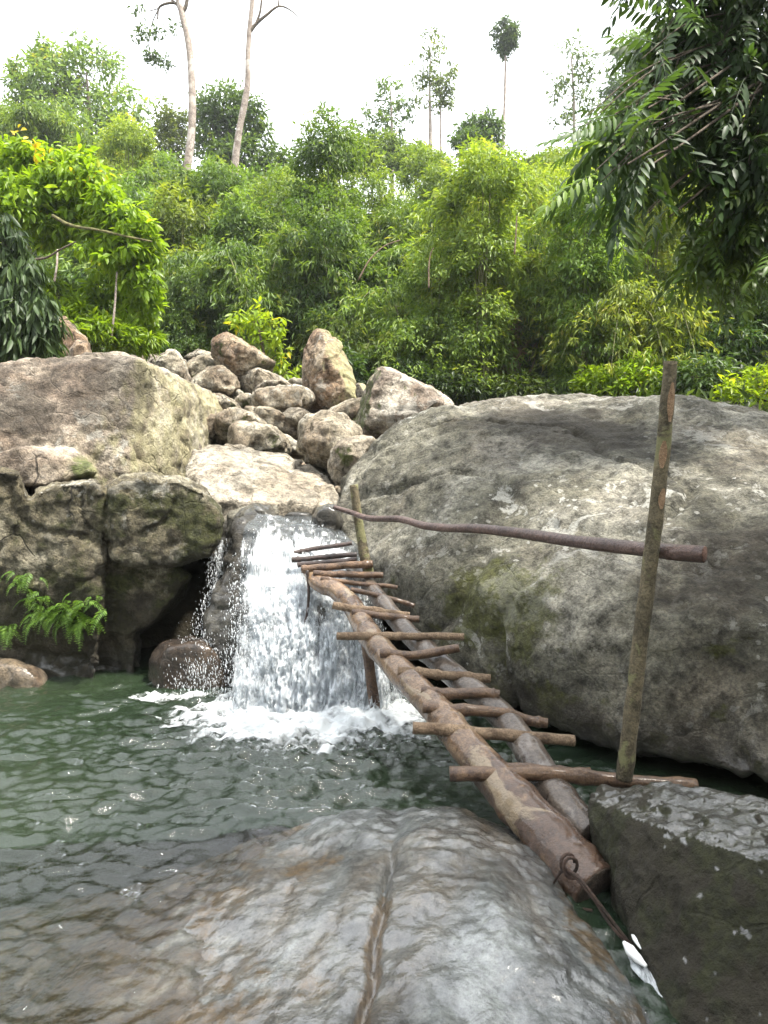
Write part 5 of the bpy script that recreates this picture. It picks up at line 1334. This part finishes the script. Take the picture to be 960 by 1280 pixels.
# dry brown brush in the gap
g = Geo()
for k in range(90):
    px, py = 628 + R.normal(0, 16), R.uniform(395, 470)
    a = P(px, py + 20, 14.6 + R.normal(0, .3)); b = a + np.array((R.normal(0, .35), R.normal(0, .2), R.uniform(.1, .8)))
    v, q, t = tube(spline([a, (a + b) / 2 + R.normal(0, .06, 3), b], 6), np.linspace(.010, .004, 6), 4, cap=False); g.add(v, q, t, .5)
bs = np.array([P(628 + R.normal(0, 15), R.uniform(385, 475), 14.5 + R.normal(0, .3)) for _ in range(1500)])
L = R.uniform(.1, .24, 1500)
V, T, A = leaf_geo(bs, R.normal(0, .6, (1500, 3)) + np.array((0, 0, -.8)), rsph(1500), L, L * .16, np.clip(R.normal(.45, .2, 1500), 0, .95)); g.add(V, t=T, a=A)
tag(g.obj("dry_brush", M_DRY), "patch of dry reddish brown brush on the bank behind the huge boulder", "brush")
for pts, lab in (([(448, 350), (462, 325), (480, 308), (500, 300)], "pale arched bare bamboo cane on the hillside above the standing stone"), ([(536, 360), (536, 335), (538, 318), (542, 310)], "short pale hooked cane left of the bright leafy column"),
                 ([(643, 318), (645, 290), (646, 270)], "thin upright bare cane right of the bright leafy column"), ([(612, 418), (640, 412), (654, 410)], "fallen pale stick lying in the dry brown brush")):
    v, q, t = tube(spline([P(x, y, 12.6 if y < 400 else 13.8) for x, y in pts], 24), np.linspace(.016, .008, 24), 6, .05, 9)
    tag(obj("bare_cane", v, [q, t], M_STICK_LT), lab, "cane")

# ---- undergrowth that covers the soil
def undergrowth():
    n = 26000
    y = 8.5 + R.rand(n) ** .8 * 32; x = at_px(R.uniform(-120, 1120, n), y)
    xs = -1.1 - np.clip(y - 6, 0, 12) * 0.12
    ok = (y > 14) | (x < xs - 3.3) | (x > xs + 4.8); x, y = x[ok], y[ok]; n = len(x)
    b = np.stack([x, y, ground_z(x, y) + R.uniform(-.05, .55, n) * np.where(y > 14, 1, .4)], -1)
    per = 4
    bs = np.repeat(b, per, 0) + R.normal(0, .12, (n * per, 3))
    L = R.uniform(.12, .3, n * per)
    V, T, A = leaf_geo(bs, R.normal(0, .6, (n * per, 3)) + np.array((0, 0, .2)), R.normal(0, .5, (n * per, 3)) + np.array((0, 0, 1)), L, L * .25, np.clip(R.normal(.25, .15, n * per), 0, .9))
    o = obj("undergrowth", V, [T], M_TREE, origin=(0, 15, 2), attrs={'tint': A}); o.color = (.8, .8, .75, 1)
    tag(o, "dark leafy undergrowth covering the floor of the hillside", kind='stuff')
undergrowth()

# ---- overhanging tree at upper right: pinnate leaves, each a part
def pinnate(n, L, lw, sag, droop, tm):
    """compound leaf hanging along +Y from the origin: rachis and paired leaflets"""
    g = Geo()
    s = np.linspace(0, 1, 10)
    path = np.stack([np.zeros(10), L * s * (1 - .18 * sag * s), -L * sag * s ** 1.8], -1)
    v, q, t = tube(path, np.linspace(.004, .0015, 10), 5, cap=False); g.add(v, q, t, .25)
    u = np.repeat(np.linspace(.16, .98, n), 2); sd = np.tile([1, -1], n)
    bs = np.stack([np.interp(u, s, path[:, i]) for i in range(3)], -1)
    ll = lw * (1.05 - .5 * np.abs(u - .45)) * R.uniform(.88, 1.1, 2 * n)
    d = np.stack([sd * np.ones(2 * n), .35 + .55 * u, -droop - .25 * sag + R.normal(0, .12, 2 * n)], -1)
    d = d + R.normal(0, .08, d.shape)
    V, T, A = leaf_fine(bs, d, np.stack([sd * .35 * droop, np.zeros(2 * n), np.ones(2 * n)], -1) + R.normal(0, .15, (2 * n, 3)), ll, ll * R.uniform(.26, .33, 2 * n), np.clip(R.normal(tm, .12, 2 * n), 0, .95), .12, .22)
    g.add(V, t=T, a=A)
    V, T, A = leaf_fine(path[-1:], np.array([[0, 1, -sag]]), np.array([[0, 0, 1.0]]), np.array([lw * .9]), np.array([lw * .27]), np.array([tm])); g.add(V, t=T, a=A)
    return g
PINN = [pinnate(n, L, lw, sg, dr, tm) for n, L, lw, sg, dr, tm in ((7, .46, .155, .35, .45, .45), (8, .52, .15, .55, .7, .38), (6, .40, .16, .8, 1.0, .42), (8, .50, .14, .25, .3, .55), (7, .44, .15, 1.1, 1.1, .35))]
PINN_ME = [as_mesh(g, "leaf", M_DARK) for g in PINN]
over = empty("overhanging_tree", (4.7, 6.8, 1.2)); tag(over, "dark overhanging tree with long feathery leaves hanging in at upper right", "tree")
g = Geo()
stem = spline([np.array((4.7, 6.8, 1.0)), np.array((4.6, 6.6, 3.0)), np.array((4.2, 6.3, 4.8)), np.array((3.8, 6.0, 6.5))], 40)
v, q, t = tube(stem, np.linspace(.2, .09, 40), 14, .08, 3); g.add(v, q, t)
TRUNK_G = g
# leafy masses: px, py, Y, rx, rz, number of leaves, tint factor with backlight and underside shade painted in, big leaf parts
OV = [(850, 30, 5.6, 75, 45, 75, (.9, .95, .9)), (920, 60, 5.4, 70, 70, 80, (.75, .8, .8)), (850, 100, 5.6, 60, 55, 70, (.85, .9, .85)), (790, 150, 5.2, 50, 40, 52, (.95, 1, .95)), (935, 160, 5.3, 60, 80, 90, (.6, .68, .68)),
      (870, 180, 5.5, 50, 60, 70, (.6, .68, .68)), (770, 200, 4.9, 42, 32, 40, (.95, 1.0, 1.0)), (820, 205, 5.2, 36, 36, 36, (.8, .85, .85)), (750, 225, 4.7, 26, 24, 20, (.95, 1.0, 1.0)), (775, 265, 4.6, 26, 26, 22, (.6, .7, .65)), (742, 262, 4.5, 22, 20, 9, (1.7, 1.6, .9)),
      (900, 250, 5.4, 60, 45, 66, (.6, .7, .6)), (860, 275, 5.5, 40, 34, 36, (1.2, 1.2, .7)), (935, 285, 5.3, 40, 44, 46, (.9, .95, .6)), (905, 335, 5.4, 36, 34, 34, (1.3, 1.2, .6)), (865, 320, 5.3, 26, 24, 16, (1.1, 1.15, .6)), (830, 60, 5.4, 40, 40, 30, (1.1, 1.15, .9)),
      (798, 320, 5.0, 14, 8, 4, (1.8, 1.7, .8)), (1010, 120, 5.2, 60, 120, 60, (.7, .8, .75)), (1000, 300, 5.2, 40, 60, 26, (.9, 1, .7)), (790, 8, 5.5, 22, 10, 7, (.8, .85, .9)), (905, 372, 5.4, 16, 14, 8, (1.2, 1.1, .6)), (960, 10, 5.2, 60, 40, 40, (.7, .75, .75)), (728, 195, 4.8, 16, 12, 6, (.9, .9, 1.0)), (1110, 110, 5.8, 90, 120, 90, (.75, .8, .75)), (1240, 60, 6.2, 90, 120, 70, (.75, .8, .75)), (1080, 280, 5.6, 60, 70, 40, (.9, 1, .7)), (960, 330, 5.3, 34, 40, 26, (1.0, 1.05, .6))]
TW = Geo()
allv = []
for px, py, Y, rx, rz, n, c in OV:
    lft = px < 800; n = int(n * (.62 if lft else .78)); py -= 44 if lft else 24; px += 10 if lft else 8
    cen = P(px, py, Y); k = Y / F
    src = stem[np.argmin(np.linalg.norm(stem - (cen + np.array((1.2, .4, .7))), axis=1))]
    limb = spline([src, src * .55 + cen * .45 + np.array((0, 0, .35)), cen + np.array((.15, 0, rz * k * .6))], 16)
    v, q, t = tube(limb, np.linspace(.020, .006, 16), 7, .06, 5, cap=False); TW.add(v, q, t)
    nt = max(2, n // 7)
    for j in range(nt):
        dd = rsph(1)[0] * R.rand() ** .4
        tip = cen + dd * np.array((rx, rx * .9, rz)) * k
        a = limb[R.randint(8, 16)]
        tw = spline([a, a * .4 + tip * .6 + np.array((0, 0, .10)), tip], 8)
        v, q, t = tube(tw, np.linspace(.008, .003, 8), 5, cap=False); TW.add(v, q, t)
        for m in range(n // nt + (R.rand() < (n / nt) % 1)):
            p = tw[R.randint(3, 8)] + R.normal(0, .02, 3)
            allv.append((p, unit(tip - a + 1e-6), c, px))
order = sorted(range(len(allv)), key=lambda i: allv[i][0][1] + R.rand() * 1.2 - (1.0 if allv[i][3] < 800 else 0))
tips = Geo()
rest = {}
for rank, i in enumerate(order):
    p, dr, c, px = allv[i]
    yaw = math.atan2(-dr[0], dr[1]) + R.normal(0, .9)
    pit = R.normal(-.35, .4)
    M = Matrix.Translation(Vector(p)) @ Matrix.Rotation(yaw, 4, 'Z') @ Matrix.Rotation(pit, 4, 'X') @ Matrix.Rotation(R.normal(0, .35), 4, 'Y') @ Matrix.Scale(R.uniform(.6, .95), 4)
    kd = R.randint(len(PINN))
    if rank < 300:
        o = bpy.data.objects.new("leaf", PINN_ME[kd]); COL.objects.link(o); o.parent = over
        o.matrix_local = Matrix.Translation(-Vector(ORG[over])) @ M
        b = R.uniform(.85, 1.15); o.color = (c[0] * b * 1.2, c[1] * b * 1.25, c[2] * b * 1.1, 1)
    else:
        A = np.array(M); V = PINN[kd].verts() @ A[:3, :3].T + A[:3, 3]
        key = 0 if (c[0] > c[2] * 1.3) else 1
        rest.setdefault(key, Geo()).add(V, q=PINN[kd].polys()[0], t=PINN[kd].polys()[1], a=PINN[kd].attr())
TRUNK_G.obj("trunk", M_TRUNKD, over)
TW.obj("branches", M_TRUNKD, over)
for key, gg in rest.items():
    o = gg.obj("leaves", M_DARK, over); o['kind'] = 'stuff'; o.color = (1.2, 1.15, .65, 1) if key == 0 else (.75, .8, .8, 1)

# ---- ferns on the mossy rock
def frond(L, n, w):
    g = Geo(); s = np.linspace(0, 1, 8)
    path = np.stack([np.zeros(8), L * s * (1 - .2 * s), .25 * L * s - .75 * L * s ** 2], -1)
    v, q, t = tube(path, np.linspace(.003, .001, 8), 4, cap=False); g.add(v, q, t, .3)
    u = np.repeat(np.linspace(.12, .97, n), 2); sd = np.tile([1, -1], n)
    bs = np.stack([np.interp(u, s, path[:, i]) for i in range(3)], -1)
    ll = w * (1 - .75 * u ** 1.5) * R.uniform(.85, 1.1, 2 * n)
    V, T, A = leaf_geo(bs, np.stack([sd, .5 + 0 * u, -.25 + R.normal(0, .1, 2 * n)], -1), np.array([[0, 0, 1.0]]) + R.normal(0, .15, (2 * n, 3)), ll, ll * .30, np.clip(R.normal(.5, .15, 2 * n), 0, .95)); g.add(V, t=T, a=A)
    return as_mesh(g, "frond", M_FERN)
FR = [frond(L, n, w) for L, n, w in ((.26, 11, .075), (.32, 13, .08), (.22, 10, .06))]
bv = BVHTree.FromObject(LL, bpy.context.evaluated_depsgraph_get()); lo = LL.location
FERN = [(28, 722, 7, "small fern high on the mossy rock near the left edge"), (45, 745, 8, "fern hanging on the mossy rock above the largest fern"), (70, 768, 16, "largest bright fern on the mossy rock over the pool"), (100, 775, 14, "fern at the right end of the fern patch on the mossy rock"),
        (8, 782, 9, "fern at the left edge of the photo above the waterline"), (55, 762, 10, "fern on the left side of the large fern patch"), (88, 760, 9, "fern in the middle of the patch close to the dark hollow"), (108, 752, 7, "small fern highest at the right of the fern patch")]
for px, py, n, lab in FERN:
    d = ray(px, py); d = d / np.linalg.norm(d)
    h = bv.ray_cast(Vector((0, 0, CAM_Z)) - lo, Vector(d))
    p = np.array(h[0] + lo) if h[0] is not None else P(px, py, 5.4)
    e = empty("fern", p + np.array((0, -.01, 0))); tag(e, lab, "fern", "ferns on the mossy rock")
    for k in range(int(n * 1.8)):
        o = bpy.data.objects.new("frond", FR[R.randint(3)]); COL.objects.link(o); o.parent = e
        o.rotation_euler = (R.normal(-.1, .35), R.normal(0, .25), math.pi + R.normal(0, .9)); s = R.uniform(.42, .75); o.scale = (s, s, s)
        o.location = (R.normal(0, .05), R.normal(0, .01), R.normal(0, .035))

# ---- unseen leaves added behind the viewer to block sky light from the rocks
def shade_wood():
    n = 30000
    a = R.uniform(math.radians(188), math.radians(352), n)
    r = R.uniform(9, 15, n)
    x = np.cos(a) * r * 1.15; y = np.sin(a) * r * .85 - 1.5
    z = ground_z(x, y) + R.rand(n) ** .8 * (8.5 + 2.0 * np.sin(a * 7) + 1.5 * np.sin(a * 17 + 2))
    L = R.uniform(.35, .7, n)
    V, T, A = leaf_geo(np.stack([x, y, z], -1), R.normal(0, .6, (n, 3)) + np.array((0, 0, -.5)), R.normal(0, .5, (n, 3)) + np.array((0, 0, 1)), L, L * .4, np.clip(R.normal(.35, .2, n), 0, .95))
    m = 17000                                                      # unseen canopy added to keep the sun off the near rocks
    q = np.stack([R.uniform(1.6, 8.5, m), R.uniform(-3, 3.4, m), R.uniform(6.3, 9.0, m)], -1)
    q = q[fbm(q * np.array((.55, .55, .4)), 3) > -0.12]; k = len(q)
    L2 = R.uniform(.18, .34, k)
    V2, T2, A2 = leaf_geo(q, R.normal(0, .6, (k, 3)) + np.array((0, 0, -.4)), R.normal(0, .4, (k, 3)) + np.array((0, 0, 1)), L2, L2 * .42, np.clip(R.normal(.35, .2, k), 0, .95))
    T = np.vstack([T, T2 + len(V)]); V = np.vstack([V, V2]); A = np.concatenate([A, A2])
    o = obj("forest", V, [T], M_TREE, origin=(0, -9, 0), attrs={'tint': A})
    tag(o, "unseen foliage added around the viewer to shade the near rocks", kind='stuff')
shade_wood()

# ---- damp air of the valley
def haze():
    m = bpy.data.materials.new("valley_haze"); m.use_nodes = True
    nt = m.node_tree; nt.nodes.clear()
    v = nt.nodes.new('ShaderNodeVolumePrincipled'); v.inputs['Density'].default_value = HAZE; v.inputs['Color'].default_value = (.93, .96, 1, 1); v.inputs['Anisotropy'].default_value = 0.3
    o_ = nt.nodes.new('ShaderNodeOutputMaterial'); nt.links.new(v.outputs[0], o_.inputs['Volume'])
    V = np.array([(x, y, z) for z in (-18, 34) for y in (-620, 930) for x in (-620, 620)], float)
    q = np.array([(0, 2, 3, 1), (4, 5, 7, 6), (0, 1, 5, 4), (2, 6, 7, 3), (0, 4, 6, 2), (1, 3, 7, 5)])
    o = obj("haze", V, [q], m, origin=(0, 0, -18), smooth=False)
    tag(o, "thin pale haze in the valley air", kind='stuff')
HAZE = 0.0009
haze()
